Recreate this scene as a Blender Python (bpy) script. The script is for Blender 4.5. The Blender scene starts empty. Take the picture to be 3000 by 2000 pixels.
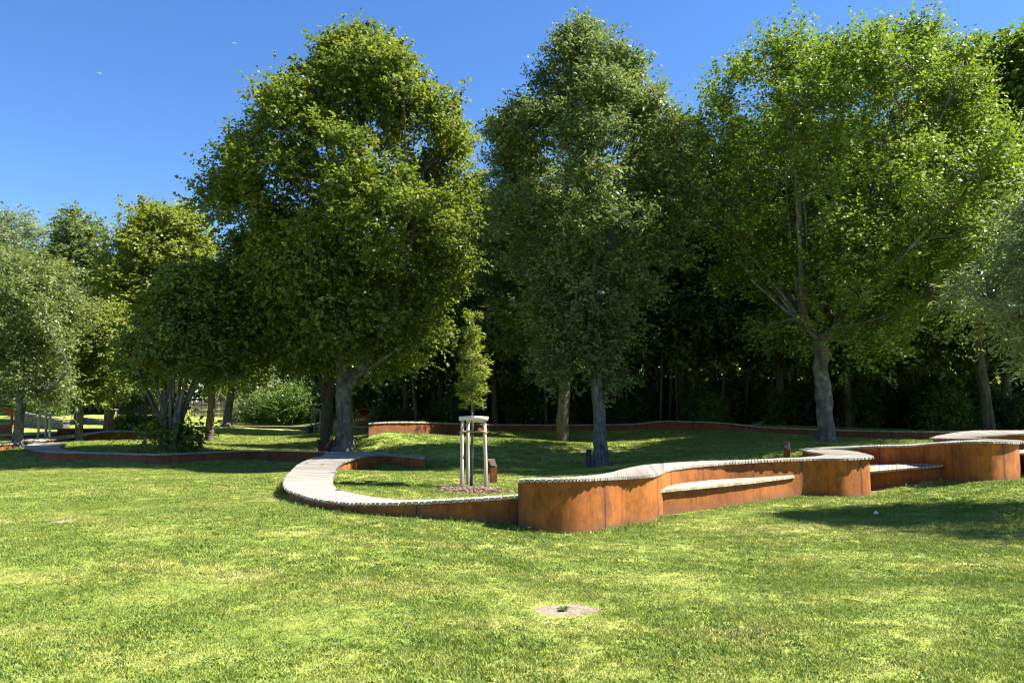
import bpy, math, random
import numpy as np
from mathutils import Vector

random.seed(7)
RNG = np.random.default_rng(11)
SC = bpy.context.scene
COL = SC.collection
R = math.radians

# ------------------------------------------------------------------ camera
EYE = 1.6
FPX = 2224.0
PITCH = math.atan(230 / FPX)
cam_d = bpy.data.cameras.new('camera')
cam_d.sensor_width = 36.0
cam_d.lens = 36.0 * FPX / 3000.0
cam_d.clip_end = 2000
cam_d.clip_start = 0.05
cam = bpy.data.objects.new('camera', cam_d)
COL.objects.link(cam)
cam.location = (0, 0, EYE)
cam.rotation_euler = (R(90) + PITCH, 0, 0)
SC.camera = cam

# ------------------------------------------------------------------ light
SUN_EL = 51.0                     # degrees above the horizon
SUN_DIR = (0.998, 0.05)            # horizontal direction towards the sun (from the right, slightly behind the trees)
SUN_AZ = math.atan2(SUN_DIR[0], SUN_DIR[1])
w = bpy.data.worlds.new('World'); SC.world = w; w.use_nodes = True
nt = w.node_tree; nt.nodes.clear()
sky = nt.nodes.new('ShaderNodeTexSky'); sky.sky_type = 'NISHITA'; sky.sun_disc = False
sky.sun_elevation = R(SUN_EL); sky.sun_rotation = SUN_AZ
sky.altitude = 300; sky.air_density = 1.0; sky.dust_density = 0.1; sky.ozone_density = 4.0
bg = nt.nodes.new('ShaderNodeBackground'); bg.inputs[1].default_value = 0.068
out = nt.nodes.new('ShaderNodeOutputWorld')
hs = nt.nodes.new('ShaderNodeHueSaturation'); hs.inputs['Saturation'].default_value = 1.2; hs.inputs['Hue'].default_value = .507
nt.links.new(sky.outputs[0], hs.inputs['Color']); nt.links.new(hs.outputs[0], bg.inputs[0]); nt.links.new(bg.outputs[0], out.inputs[0])
sl = bpy.data.lights.new('sun', 'SUN'); sl.energy = 5.0; sl.angle = R(0.53); sl.color = (1.0, 0.955, 0.88)
sun = bpy.data.objects.new('sun', sl); COL.objects.link(sun)
sv = Vector((SUN_DIR[0] * math.cos(R(SUN_EL)), SUN_DIR[1] * math.cos(R(SUN_EL)), math.sin(R(SUN_EL)))).normalized()
sun.rotation_euler = sv.to_track_quat('Z', 'Y').to_euler()
sun.location = (20, 10, 30)
SC.view_settings.view_transform = 'Standard'; SC.view_settings.look = 'None'
SC.view_settings.gamma = 1.0; SC.view_settings.use_curve_mapping = False
SC.view_settings.exposure = 1.8
SC.cycles.filter_width = 1.15; SC.cycles.max_bounces = 6; SC.cycles.diffuse_bounces = 3; SC.cycles.glossy_bounces = 2
SC.cycles.transmission_bounces = 4; SC.cycles.transparent_max_bounces = 4
SC.cycles.sample_clamp_indirect = 6

# ------------------------------------------------------------------ survey helpers: a sighting in the photograph + a depth or a height -> a place
CP, SP = math.cos(PITCH), math.sin(PITCH)
def ray(px, py):
    r, u = px - 1500.0, 1000.0 - py
    return Vector((r, CP * FPX - SP * u, SP * FPX + CP * u))
def D(px, py, d):
    v = ray(px, py); v = v * (d / v.y)
    return Vector((v.x, v.y, v.z + EYE))
def Z(px, py, z):
    v = ray(px, py); v = v * ((z - EYE) / v.z)
    return Vector((v.x, v.y, z))

# ------------------------------------------------------------------ object helpers
def tag(o, label=None, cat=None, group=None, kind=None):
    if label: o['label'] = label
    if cat: o['category'] = cat
    if group: o['group'] = group
    if kind: o['kind'] = kind
    return o
def empty(name, loc=(0, 0, 0), rz=0, **k):
    o = bpy.data.objects.new(name, None); COL.objects.link(o)
    o.location = loc; o.rotation_euler = (0, 0, rz); o.empty_display_size = 0.2
    return tag(o, **k)
def link(name, me, mat=None, parent=None, loc=None, **k):
    """parent is always an unrotated Empty/mesh; vertices are written relative to the parent's base"""
    if mat and len(me.materials) == 0: me.materials.append(mat)
    o = bpy.data.objects.new(name, me); COL.objects.link(o)
    if parent: o.parent = parent
    if loc is not None: o.location = loc
    return tag(o, **k)
def pymesh(name, verts, faces, smooth=False):
    me = bpy.data.meshes.new(name); me.from_pydata([tuple(v) for v in verts], [], faces)
    me.update()
    if smooth: me.polygons.foreach_set('use_smooth', [True] * len(me.polygons))
    return me
def npmesh(name, V, F, rnd=None, smooth=False):
    """V (n,3); F (m,k) all k-gons; rnd per-vertex float"""
    me = bpy.data.meshes.new(name)
    V = np.ascontiguousarray(V, dtype=np.float32); F = np.ascontiguousarray(F, dtype=np.int32)
    me.vertices.add(len(V)); me.vertices.foreach_set('co', V.ravel())
    m, k = F.shape
    me.loops.add(m * k); me.loops.foreach_set('vertex_index', F.ravel())
    me.polygons.add(m); me.polygons.foreach_set('loop_start', np.arange(0, m * k, k, dtype=np.int32))
    if rnd is not None:
        a = me.attributes.new('rnd', 'FLOAT', 'POINT'); a.data.foreach_set('value', np.asarray(rnd, dtype=np.float32))
    me.update(calc_edges=True)
    if smooth: me.polygons.foreach_set('use_smooth', np.ones(m, dtype=bool))
    return me
class MB:
    def __init__(s): s.v = []; s.f = []; s.r = []
    def box8(s, c, r=None):
        """c: 8 corners bottom 4 then top 4"""
        n = len(s.v); s.v += [tuple(x) for x in c]; s.r += [random.random() if r is None else r] * 8
        s.f += [(n, n+3, n+2, n+1), (n+4, n+5, n+6, n+7), (n, n+1, n+5, n+4), (n+1, n+2, n+6, n+5), (n+2, n+3, n+7, n+6), (n+3, n, n+4, n+7)]
    def box(s, x0, x1, y0, y1, z0, z1, r=None):
        s.box8([(x0,y0,z0),(x1,y0,z0),(x1,y1,z0),(x0,y1,z0),(x0,y0,z1),(x1,y0,z1),(x1,y1,z1),(x0,y1,z1)], r)
    def tube(s, pts, rads, n=10, r=None, wob=0.0, cap=True):
        pts = [Vector(p) for p in pts]; m = len(pts); base = len(s.v); rr = random.random() if r is None else r
        ref = Vector((0.13, 0.97, 0.2)).normalized()
        for i, p in enumerate(pts):
            t = (pts[min(i+1, m-1)] - pts[max(i-1, 0)]).normalized()
            a = ref - t * ref.dot(t)
            if a.length < .1: a = Vector((1, 0, 0)) - t * t.x
            a.normalize(); b = t.cross(a)
            for k in range(n):
                th = 2 * math.pi * k / n
                q = rads[i] * (1 + wob * math.sin(3 * th + i * .9) * .6 + wob * random.uniform(-.5, .5))
                s.v.append(tuple(p + (a * math.cos(th) + b * math.sin(th)) * q)); s.r.append(rr)
        for i in range(m - 1):
            for k in range(n):
                k2 = (k + 1) % n
                s.f.append((base + i*n + k, base + i*n + k2, base + (i+1)*n + k2, base + (i+1)*n + k))
        if cap:
            s.f.append(tuple(base + k for k in reversed(range(n)))); s.f.append(tuple(base + (m-1)*n + k for k in range(n)))
    def mesh(s, name, smooth=False, origin=None):
        v = s.v if origin is None else [(a - origin[0], b - origin[1], c - origin[2]) for a, b, c in s.v]
        me = pymesh(name, v, s.f, smooth)
        a = me.attributes.new('rnd', 'FLOAT', 'POINT'); a.data.foreach_set('value', s.r)
        return me
    def build(s, name, mat, parent=None, smooth=False, origin=None, **k):
        return link(name, s.mesh(name, smooth, origin), mat, parent, **k)
def spline(P, n):
    """Catmull-Rom through P (m,3), n samples per span"""
    P = np.array([tuple(p) for p in P], dtype=float)
    Q = np.vstack([2*P[0]-P[1], P, 2*P[-1]-P[-2]]); o = []
    for i in range(1, len(Q) - 2):
        for t in np.linspace(0, 1, n, endpoint=False):
            a, b, c, d = Q[i-1], Q[i], Q[i+1], Q[i+2]
            o.append(.5*((2*b) + (-a+c)*t + (2*a-5*b+4*c-d)*t*t + (-a+3*b-3*c+d)*t**3))
    o.append(P[-1]); return np.array(o)

# ------------------------------------------------------------------ materials
def mat(name):
    m = bpy.data.materials.new(name); m.use_nodes = True
    t = m.node_tree; t.nodes.clear()
    o = t.nodes.new('ShaderNodeOutputMaterial')
    return m, t, o
def N(t, kind, **k):
    n = t.nodes.new(kind)
    for a, b in k.items(): setattr(n, a, b)
    return n
def ramp(t, fac, stops):
    r = N(t, 'ShaderNodeValToRGB'); e = r.color_ramp.elements
    while len(e) < len(stops): e.new(.5)
    for i, (p, c) in enumerate(stops):
        e[i].position = p; e[i].color = (c[0], c[1], c[2], 1)
    t.links.new(fac, r.inputs[0]); return r.outputs[0]
def noise(t, scale, vec=None, detail=3, rough=.55, sc=None):
    n = N(t, 'ShaderNodeTexNoise'); n.inputs['Scale'].default_value = scale
    n.inputs['Detail'].default_value = detail; n.inputs['Roughness'].default_value = rough
    if vec is not None:
        if sc:
            mp = N(t, 'ShaderNodeMapping'); mp.inputs['Scale'].default_value = sc
            t.links.new(vec, mp.inputs[0]); vec = mp.outputs[0]
        t.links.new(vec, n.inputs['Vector'])
    return n.outputs['Fac']
def mix(t, f, a, b, mode='MIX'):
    m = N(t, 'ShaderNodeMix', data_type='RGBA', blend_type=mode)
    for s, v in ((0, f), (6, a), (7, b)):
        if isinstance(v, (int, float)): m.inputs[s].default_value = v
        elif isinstance(v, tuple): m.inputs[s].default_value = (v[0], v[1], v[2], 1)
        else: t.links.new(v, m.inputs[s])
    return m.outputs[2]
def math_(t, op, a, b=None):
    m = N(t, 'ShaderNodeMath', operation=op)
    for s, v in ((0, a), (1, b)):
        if v is None: continue
        if isinstance(v, (int, float)): m.inputs[s].default_value = v
        else: t.links.new(v, m.inputs[s])
    return m.outputs[0]
def pos(t): return N(t, 'ShaderNodeNewGeometry').outputs['Position']
def objc(t): return N(t, 'ShaderNodeTexCoord').outputs['Object']
def rnd(t): return N(t, 'ShaderNodeAttribute', attribute_name='rnd').outputs['Fac']
def bump(t, h, strength, dist=.02):
    b = N(t, 'ShaderNodeBump'); b.inputs['Strength'].default_value = strength; b.inputs['Distance'].default_value = dist
    t.links.new(h, b.inputs['Height']); return b.outputs[0]
def principled(t, o, col, rough=.8, nrm=None, spec=.3, metal=0):
    p = N(t, 'ShaderNodeBsdfPrincipled')
    if isinstance(col, tuple): p.inputs['Base Color'].default_value = (*col, 1)
    else: t.links.new(col, p.inputs['Base Color'])
    p.inputs['Roughness'].default_value = rough; p.inputs['Specular IOR Level'].default_value = spec
    p.inputs['Metallic'].default_value = metal
    if nrm: t.links.new(nrm, p.inputs['Normal'])
    t.links.new(p.outputs[0], o.inputs[0]); return p

def leaf_mat(name, stops, trans=.35, tcol=None, gloss=.46, spec=.35):
    """stops: colours over the per-leaf random value"""
    m, t, o = mat(name)
    c = ramp(t, rnd(t), stops)
    c = mix(t, .35, c, ramp(t, noise(t, .55, pos(t), 2), [(.35, (.75, .85, .8)), (.65, (1.25, 1.15, .95))]), 'MULTIPLY')
    p = N(t, 'ShaderNodeBsdfPrincipled'); t.links.new(c, p.inputs['Base Color'])
    p.inputs['Roughness'].default_value = gloss; p.inputs['Specular IOR Level'].default_value = spec
    tr = N(t, 'ShaderNodeBsdfTranslucent'); t.links.new(mix(t, 1.0, c, tcol or (1.5, 1.5, .55), 'MULTIPLY'), tr.inputs[0])
    mx = N(t, 'ShaderNodeMixShader'); mx.inputs[0].default_value = trans
    t.links.new(p.outputs[0], mx.inputs[1]); t.links.new(tr.outputs[0], mx.inputs[2]); t.links.new(mx.outputs[0], o.inputs[0])
    return m
M = {}
M['maple'] = leaf_mat('maple_leaf', [(0, (.052, .086, .020)), (.5, (.130, .178, .040)), (.85, (.215, .255, .055)), (.96, (.34, .31, .06)), (1, (.42, .25, .06))], .44, (1.35, 1.25, .45), .5, .28)
M['oak'] = leaf_mat('oak_leaf', [(0, (.065, .098, .040)), (.55, (.140, .188, .072)), (.9, (.225, .27, .115)), (1, (.33, .32, .17))], .42, (1.3, 1.25, .6), .5, .3)
M['hornbeam'] = leaf_mat('hornbeam_leaf', [(0, (.055, .10, .020)), (.5, (.125, .188, .038)), (.85, (.215, .275, .052)), (1, (.34, .34, .08))], .44, (1.3, 1.3, .5), .5, .25)
M['yellow'] = leaf_mat('yellow_green_leaf', [(0, (.085, .12, .028)), (.5, (.17, .215, .048)), (.85, (.26, .30, .065)), (1, (.36, .33, .10))], .46, (1.3, 1.2, .5))
M['willow'] = leaf_mat('willow_leaf', [(0, (.09, .13, .06)), (.5, (.19, .235, .11)), (.85, (.34, .38, .23)), (1, (.46, .48, .33))], .5, (1.25, 1.25, .8), .35, .5)
M['birch'] = leaf_mat('birch_leaf', [(0, (.10, .135, .07)), (.5, (.19, .235, .12)), (1, (.30, .34, .19))], .40, (1.3, 1.25, .7))
M['apple'] = leaf_mat('apple_leaf', [(0, (.075, .105, .04)), (.5, (.16, .20, .07)), (.85, (.25, .29, .12)), (1, (.34, .36, .18))], .40, (1.3, 1.25, .6))
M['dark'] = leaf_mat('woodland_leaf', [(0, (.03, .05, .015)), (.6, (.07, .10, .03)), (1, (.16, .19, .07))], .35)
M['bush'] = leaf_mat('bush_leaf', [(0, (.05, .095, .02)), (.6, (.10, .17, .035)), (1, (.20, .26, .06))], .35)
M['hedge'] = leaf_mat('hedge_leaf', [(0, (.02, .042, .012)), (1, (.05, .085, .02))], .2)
M['dead'] = leaf_mat('dead_leaf', [(0, (.12, .07, .03)), (1, (.2, .13, .06))], .2)

def bark(name, dark, light, lichen, vs=9, st=.8):
    m, t, o = mat(name); c = objc(t)
    n1 = noise(t, vs, c, 5, .7, (1, 1, .22)); n2 = noise(t, 3.0, c, 4, .6); n3 = noise(t, 26, c, 2, .6, (1, 1, .5))
    col = mix(t, ramp(t, n1, [(.38, (0, 0, 0)), (.62, (1, 1, 1))]), dark, light)
    col = mix(t, ramp(t, n2, [(.5, (0, 0, 0)), (.66, (.8, .8, .8))]), col, lichen)
    h = math_(t, 'ADD', n1, math_(t, 'MULTIPLY', n3, .5))
    principled(t, o, col, .9, bump(t, h, st, .03), .15); return m
M['bark_grey'] = bark('grey_bark', (.045, .041, .034), (.13, .12, .10), (.18, .175, .155))
M['bark_smooth'] = bark('smooth_grey_bark', (.055, .05, .042), (.125, .118, .10), (.20, .195, .175), 5, .6)
M['bark_dark'] = bark('dark_bark', (.03, .026, .02), (.085, .072, .058), (.07, .08, .04))
M['bark_oak'] = bark('furrowed_bark', (.022, .022, .022), (.165, .165, .16), (.10, .11, .085), 20, 1.0)
M['bark_brown'] = bark('brown_bark', (.05, .04, .028), (.14, .11, .075), (.13, .12, .07))

# weathering steel
def steel(name, a, b, c, streak=.36):
    m, t, o = mat(name); p = pos(t)
    n1 = noise(t, 1.6, p, 5, .62); n2 = noise(t, 22, p, 4, .75, (1, 1, .35)); n3 = noise(t, 11, p, 3, .65, (1, 1, .035)); n4 = noise(t, 60, p, 3, .7)
    col = ramp(t, math_(t, 'ADD', math_(t, 'MULTIPLY', n1, .55), math_(t, 'MULTIPLY', n2, .45)), [(.32, a), (.52, b), (.72, c)])
    dk = ramp(t, n3, [(.50, (1, 1, 1)), (.60, (.70, .64, .60)), (.70, (.34, .29, .29))])
    col = mix(t, streak, col, dk, 'MULTIPLY')
    col = mix(t, .38, col, ramp(t, noise(t, 3.2, p, 5, .7), [(.36, (.50, .46, .42)), (.52, (1.0, 1.0, 1.0)), (.68, (1.18, 1.12, 1.0))]), 'MULTIPLY')
    oi = N(t, 'ShaderNodeObjectInfo').outputs['Random']; col = mix(t, .8, col, ramp(t, oi, [(0, (.80, .76, .74)), (1, (1.12, 1.1, 1.08))]), 'MULTIPLY')
    col = mix(t, .55, col, ramp(t, n4, [(.3, (.72, .68, .62)), (.7, (1.2, 1.15, 1.1))]), 'MULTIPLY')
    # soil splash of purple-grey near the foot of each plate
    fz = N(t, 'ShaderNodeAttribute', attribute_name='foot').outputs['Fac']
    col = mix(t, math_(t, 'MULTIPLY', fz, math_(t, 'ADD', n1, .25)), col, (.105, .065, .055))
    # run-off stains under a joint
    fs = N(t, 'ShaderNodeAttribute', attribute_name='seam').outputs['Fac']
    col = mix(t, math_(t, 'MULTIPLY', fs, math_(t, 'ADD', n2, .2)), col, (.045, .03, .028))
    principled(t, o, col, .78, bump(t, math_(t, 'ADD', n4, n2), .25, .004), .3); return m
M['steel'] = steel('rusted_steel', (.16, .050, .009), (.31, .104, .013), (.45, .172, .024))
M['steel_red_shaded'] = steel('red_shaded_rusted_steel', (.10, .034, .012), (.19, .064, .019), (.29, .10, .03))  # darker, redder copy; on the far perimeter bench it carries painted shade
def wood(name, a, b, c, rough=.8):
    m, t, o = mat(name); p = pos(t)
    n1 = noise(t, 5, p, 4, .6); n2 = noise(t, 70, p, 3, .7, (1, .25, 1))
    col = ramp(t, math_(t, 'ADD', math_(t, 'MULTIPLY', rnd(t), .6), math_(t, 'MULTIPLY', n1, .4)), [(.2, a), (.5, b), (.8, c)])
    col = mix(t, .45, col, ramp(t, n2, [(.3, (.7, .68, .66)), (.6, (1.08, 1.08, 1.08))]), 'MULTIPLY')
    principled(t, o, col, rough, bump(t, n2, .2, .003), .25); return m
M['slat'] = wood('weathered_larch', (.225, .20, .163), (.305, .272, .226), (.37, .335, .285))
M['slat_warm'] = wood('newer_larch', (.30, .235, .155), (.37, .30, .21), (.43, .37, .28))
M['stake'] = wood('peeled_pole', (.42, .33, .24), (.50, .42, .33), (.58, .51, .43))
M['stake_grey'] = wood('grey_pole', (.16, .155, .14), (.22, .21, .19), (.28, .27, .25))
M['picket'] = wood('grey_picket', (.14, .125, .11), (.24, .215, .19), (.34, .31, .28))
M['rope'] = wood('coir_rope', (.25, .16, .07), (.34, .23, .11), (.42, .30, .16))
M['chip'] = wood('bark_chip', (.10, .062, .042), (.19, .12, .082), (.32, .23, .165))
def flat(name, col, rough=.7, spec=.3, metal=0):
    m, t, o = mat(name); n = noise(t, 12, pos(t), 3)
    principled(t, o, mix(t, .35, col, ramp(t, n, [(.3, (.7, .7, .7)), (.7, (1.2, 1.2, 1.2))]), 'MULTIPLY'), rough, None, spec, metal); return m
M['stone'] = flat('grey_fieldstone', (.13, .122, .108), .9)
M['black'] = flat('black_bin', (.02, .02, .022), .5)
M['white'] = flat('white_petal', (.75, .75, .7), .7)
M['yellowpetal'] = flat('yellow_petal', (.65, .5, .02), .6)
M['pink'] = flat('pink_petal', (.65, .2, .32), .6)
M['twig'] = flat('dry_twig', (.26, .20, .14), .9)
M['plaque'] = flat('dark_plaque', (.035, .028, .026), .5)
M['pane'] = flat('pale_panel', (.55, .50, .40), .6)

# ------------------------------------------------------------------ ground
GP = [  # sightings of the ground
 (1006,1511,11.05),(900,1488,11.8),(840,1465,13.5),(700,1430,16.5),(1162,1524,10.95),(1300,1533,10.95),(1450,1546,11.05),(1528,1546,11.05),(1600,1561,10.92),(1650,1567,10.9),
 (1720,1561,11.06),(1800,1548,11.45),(1917,1525,12.3),(2100,1490,13.8),(2315,1456,16.1),(2400,1457,16.4),(2480,1458,16.9),(2550,1452,17.5),(2607,1408,19.0),(2731,1402,17.9),(2865,1413,16.0),(2990,1411,16.5),
 (130,1326,29),(60,1318,30.5),(100,1306,31.8),(859,1368,26.3),(767,1357,27.3),(638,1354,26.5),(383,1355,25.2),(175,1352,26.8),(80,1342,28.2),(400,1400,20),(100,1400,20),(0,1322,29.6),
 (1350,1430,17.2),(1445,1415,19),(1245,1366,23.6),(1150,1368,24),(1003,1380,19),(1735,1370,24.5),(1900,1360,22),(1650,1298,35),
 (1400,1260,37),(1250,1272,32.7),(1080,1272,30.5),(1200,1305,27.5),(1250,1288,30),(1150,1288,29),(1350,1279,33),(1500,1285,30),(1300,1330,25),(1020,1322,30.5),
 (1550,1259,38.2),(1700,1260,38.2),(1940,1257,36.2),(2150,1262,32.8),(2400,1276,30.2),(2600,1284,28.2),(2850,1290,26.7),(2250,1320,23),(2420,1330,21.5),(2100,1330,24),
 (585,1312,32),(500,1316,28),(613,1291,38),(668,1247,49),(462,1288,36.6),(230,1293,35.2),(300,1291,37),
 (330,1262,47),(700,1259,52),(900,1260,49),(1090,1262,42.5),(900,1222,60),(740,1220,62),(1150,1226,50),(1065,1223,50),
 (100,1252,52),(300,1232,62),(90,1288,41.5),(20,1288,41.5),(500,1196,82),(100,1205,85),(3100,1400,16),(3300,1420,14)]
pts = [tuple(D(*g)) for g in GP]
pts += [(x, y, 0.0) for x in (-14, -7, 0, 7, 14) for y in (-6, 1)] + [(x, 7.0, 0.02) for x in (-9, -4, 0, 4, 9)]
pts += [(-12, 14, .1), (-9, 10, .06), (9, 11, .08), (-30, 20, .1), (-35, 35, .6), (-45, 60, 1.6), (-45, 0, 0), (40, 0, .2), (40, 20, .6), (30, 30, 1.3),
        (0, 46, 1.5), (12, 46, 1.6), (25, 42, 1.7), (40, 45, 2.2), (0, 60, 2.6), (15, 60, 3.2), (35, 60, 3.4), (-70, 100, 3), (0, 100, 5), (70, 100, 5), (90, 40, 2.5), (-90, 30, .6), (90, -20, 0), (-90, -20, 0)]
GX = np.array(pts)
def _tps(r2): return np.where(r2 > 1e-9, .5 * r2 * np.log(np.maximum(r2, 1e-9)), 0)
def _fit():
    P = GX[:, :2] / 20.0; n = len(P)
    d2 = ((P[:, None] - P[None]) ** 2).sum(-1)
    A = np.zeros((n + 3, n + 3)); A[:n, :n] = _tps(d2) + np.eye(n) * .0006
    A[:n, n] = 1; A[:n, n+1:] = P; A[n, :n] = 1; A[n+1:, :n] = P.T
    return np.linalg.solve(A, np.concatenate([GX[:, 2], [0, 0, 0]])), P
_W, _P = _fit()
def gz(X, Y):
    X = np.atleast_1d(np.asarray(X, float)); Y = np.atleast_1d(np.asarray(Y, float)); sh = X.shape
    q = np.stack([np.clip(X.ravel(), -85, 85), np.clip(Y.ravel(), -15, 98)], 1) / 20.0; o = np.empty(len(q))
    for i in range(0, len(q), 20000):
        s = q[i:i+20000]; d2 = ((s[:, None] - _P[None]) ** 2).sum(-1)
        o[i:i+20000] = _tps(d2) @ _W[:-3] + _W[-3] + s @ _W[-2:]
    return o.reshape(sh)
def g(x, y): return float(gz(x, y)[0])
def on(px, py, d):
    """the ground point in sight of (px, .) at depth d"""
    p = D(px, py, d); return Vector((p.x, p.y, g(p.x, p.y)))

# the far edge of the mown lawn: woods behind the long perimeter bench
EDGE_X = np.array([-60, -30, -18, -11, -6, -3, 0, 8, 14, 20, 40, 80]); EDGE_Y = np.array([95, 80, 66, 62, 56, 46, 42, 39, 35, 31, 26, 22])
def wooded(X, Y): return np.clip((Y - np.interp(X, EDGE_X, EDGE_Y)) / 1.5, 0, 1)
BARE = [(*tuple(on(1664, 1763, 6.55))[:2], .27, .21), (*tuple(on(183, 1550, 11.1))[:2], .16, .14)]
def bare(X, Y):
    b = np.zeros_like(X)
    for (x, y, a, c) in BARE: b = np.maximum(b, np.clip(1.9 - 1.2*np.sqrt(((X-x)/a)**2 + ((Y-y)/c)**2), 0, 1))
    return b
def lawn_nodes(t, p, blade=False):
    big = noise(t, .33, p, 3, .55, (.55, 1.5, 1)); mid = noise(t, 1.7, p, 4, .62, (.8, 1.5, 1)); sm = noise(t, 14, p, 3, .6)
    # mowing rounds about the benches
    dv = N(t, 'ShaderNodeVectorMath', operation='DISTANCE'); t.links.new(p, dv.inputs[0]); dv.inputs[1].default_value = (1.5, 19.0, 0)
    st = math_(t, 'SINE', math_(t, 'ADD', math_(t, 'MULTIPLY', dv.outputs['Value'], 6.2), math_(t, 'MULTIPLY', big, 5)))
    v = math_(t, 'ADD', math_(t, 'ADD', math_(t, 'MULTIPLY', st, .022), math_(t, 'MULTIPLY', big, .48)), math_(t, 'ADD', math_(t, 'MULTIPLY', mid, .37), math_(t, 'MULTIPLY', sm, .15)))
    c = ramp(t, v, [(.36, (.155, .212, .038)), (.45, (.210, .264, .050)), (.52, (.275, .31, .070)), (.58, (.345, .345, .105)), (.67, (.41, .37, .17))])
    c = mix(t, .9, c, ramp(t, noise(t, 26, p, 3, .8), [(.32, (.45, .55, .45)), (.5, (1, 1, 1)), (.68, (1.5, 1.4, 1.5))]), 'MULTIPLY')
    return mix(t, .32, c, ramp(t, noise(t, 4.5, p, 4, .7), [(.34, (.62, .74, .62)), (.5, (1, 1, 1)), (.68, (1.3, 1.2, 1.15))]), 'MULTIPLY')
def mk_lawn():
    m, t, o = mat('mown_lawn'); p = pos(t)
    col = lawn_nodes(t, p)
    fine = noise(t, 55, p, 3, .8); fine2 = noise(t, 9, p, 4, .75)
    col = mix(t, .8, col, ramp(t, fine, [(.3, (.45, .5, .4)), (.7, (1.3, 1.25, 1.2))]), 'MULTIPLY')
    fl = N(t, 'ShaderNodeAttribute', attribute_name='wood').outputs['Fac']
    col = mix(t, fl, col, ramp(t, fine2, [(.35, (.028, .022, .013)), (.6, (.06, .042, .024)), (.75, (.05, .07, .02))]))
    br = N(t, 'ShaderNodeAttribute', attribute_name='bare').outputs['Fac']
    col = mix(t, ramp(t, math_(t, 'ADD', br, math_(t, 'MULTIPLY', math_(t, 'SUBTRACT', fine2, .5), 1.2)), [(.4, (0, 0, 0)), (.6, (1, 1, 1))]), col,
              ramp(t, fine, [(.3, (.28, .22, .16)), (.7, (.56, .48, .38))]))
    h = math_(t, 'ADD', fine, math_(t, 'MULTIPLY', fine2, 1.5))
    principled(t, o, col, .95, bump(t, h, .7, .03), .1); return m
M['lawn'] = mk_lawn()
def grid_ground():
    xs = np.unique(np.concatenate([np.linspace(-90, -26, 22), np.linspace(-26, 26, 209), np.linspace(26, 90, 22)]))
    ys = np.unique(np.concatenate([np.linspace(-20, 3, 12), np.linspace(3, 34, 156), np.linspace(34, 66, 65), np.linspace(66, 140, 20)]))
    XX, YY = np.meshgrid(xs, ys); ZZ = gz(XX, YY)
    rr = np.random.default_rng(3)
    ZZ = ZZ + (np.sin(XX*1.9 + np.sin(YY*.7)*2) * np.sin(YY*1.6 + np.sin(XX*.9)*2)) * .008
    nx, ny = len(xs), len(ys); V = np.stack([XX.ravel(), YY.ravel(), ZZ.ravel()], 1)
    i = np.arange(ny-1)[:, None]*nx + np.arange(nx-1)[None]; F = np.stack([i, i+1, i+nx+1, i+nx], -1).reshape(-1, 4)
    me = npmesh('lawn', V, F, smooth=True)
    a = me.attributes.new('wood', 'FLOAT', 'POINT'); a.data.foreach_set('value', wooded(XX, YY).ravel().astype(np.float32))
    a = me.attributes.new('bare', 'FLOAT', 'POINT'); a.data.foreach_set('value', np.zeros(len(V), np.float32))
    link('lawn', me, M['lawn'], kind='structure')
    # far ground out to the horizon
    me = pymesh('far_ground', [(-1500, -1500, -3), (1500, -1500, -3), (1500, 1500, -3), (-1500, 1500, -3)], [(0, 1, 2, 3)])
    link('far_ground', me, M['lawn'], kind='structure')
    for k, (x, y, a, c) in enumerate(BARE):     # worn patches: a thin sheet of dry earth with a ragged edge
        n = 90; vs = [(x, y, g(x, y) + .012)]; fs = []
        for q in range(n):
            th = 2*math.pi*q/n; rr_ = 1 + .10*math.sin(2*th+1+k) + .08*math.sin(5*th+2) + random.uniform(-.22, .12)
            px_, py_ = x + a*rr_*math.cos(th), y + c*rr_*math.sin(th); vs.append((px_, py_, g(px_, py_) + .008))
        for q in range(n): fs.append((0, 1+q, 1+(q+1) % n))
        link('bare_soil', pymesh('bare_soil', vs, fs), M['soil'], kind='structure')
m_, t_, o_ = mat('dry_soil'); f_ = noise(t_, 60, pos(t_), 4, .8); f2_ = noise(t_, 9, pos(t_), 3)
principled(t_, o_, mix(t_, .5, ramp(t_, f_, [(.3, (.12, .09, .065)), (.5, (.28, .225, .17)), (.7, (.42, .35, .27))]), ramp(t_, f2_, [(.4, (.6, .6, .55)), (.6, (1.1, 1.1, 1.1))]), 'MULTIPLY'), .95, bump(t_, f_, .8, .02), .1)
M['soil'] = m_
grid_ground()

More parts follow.
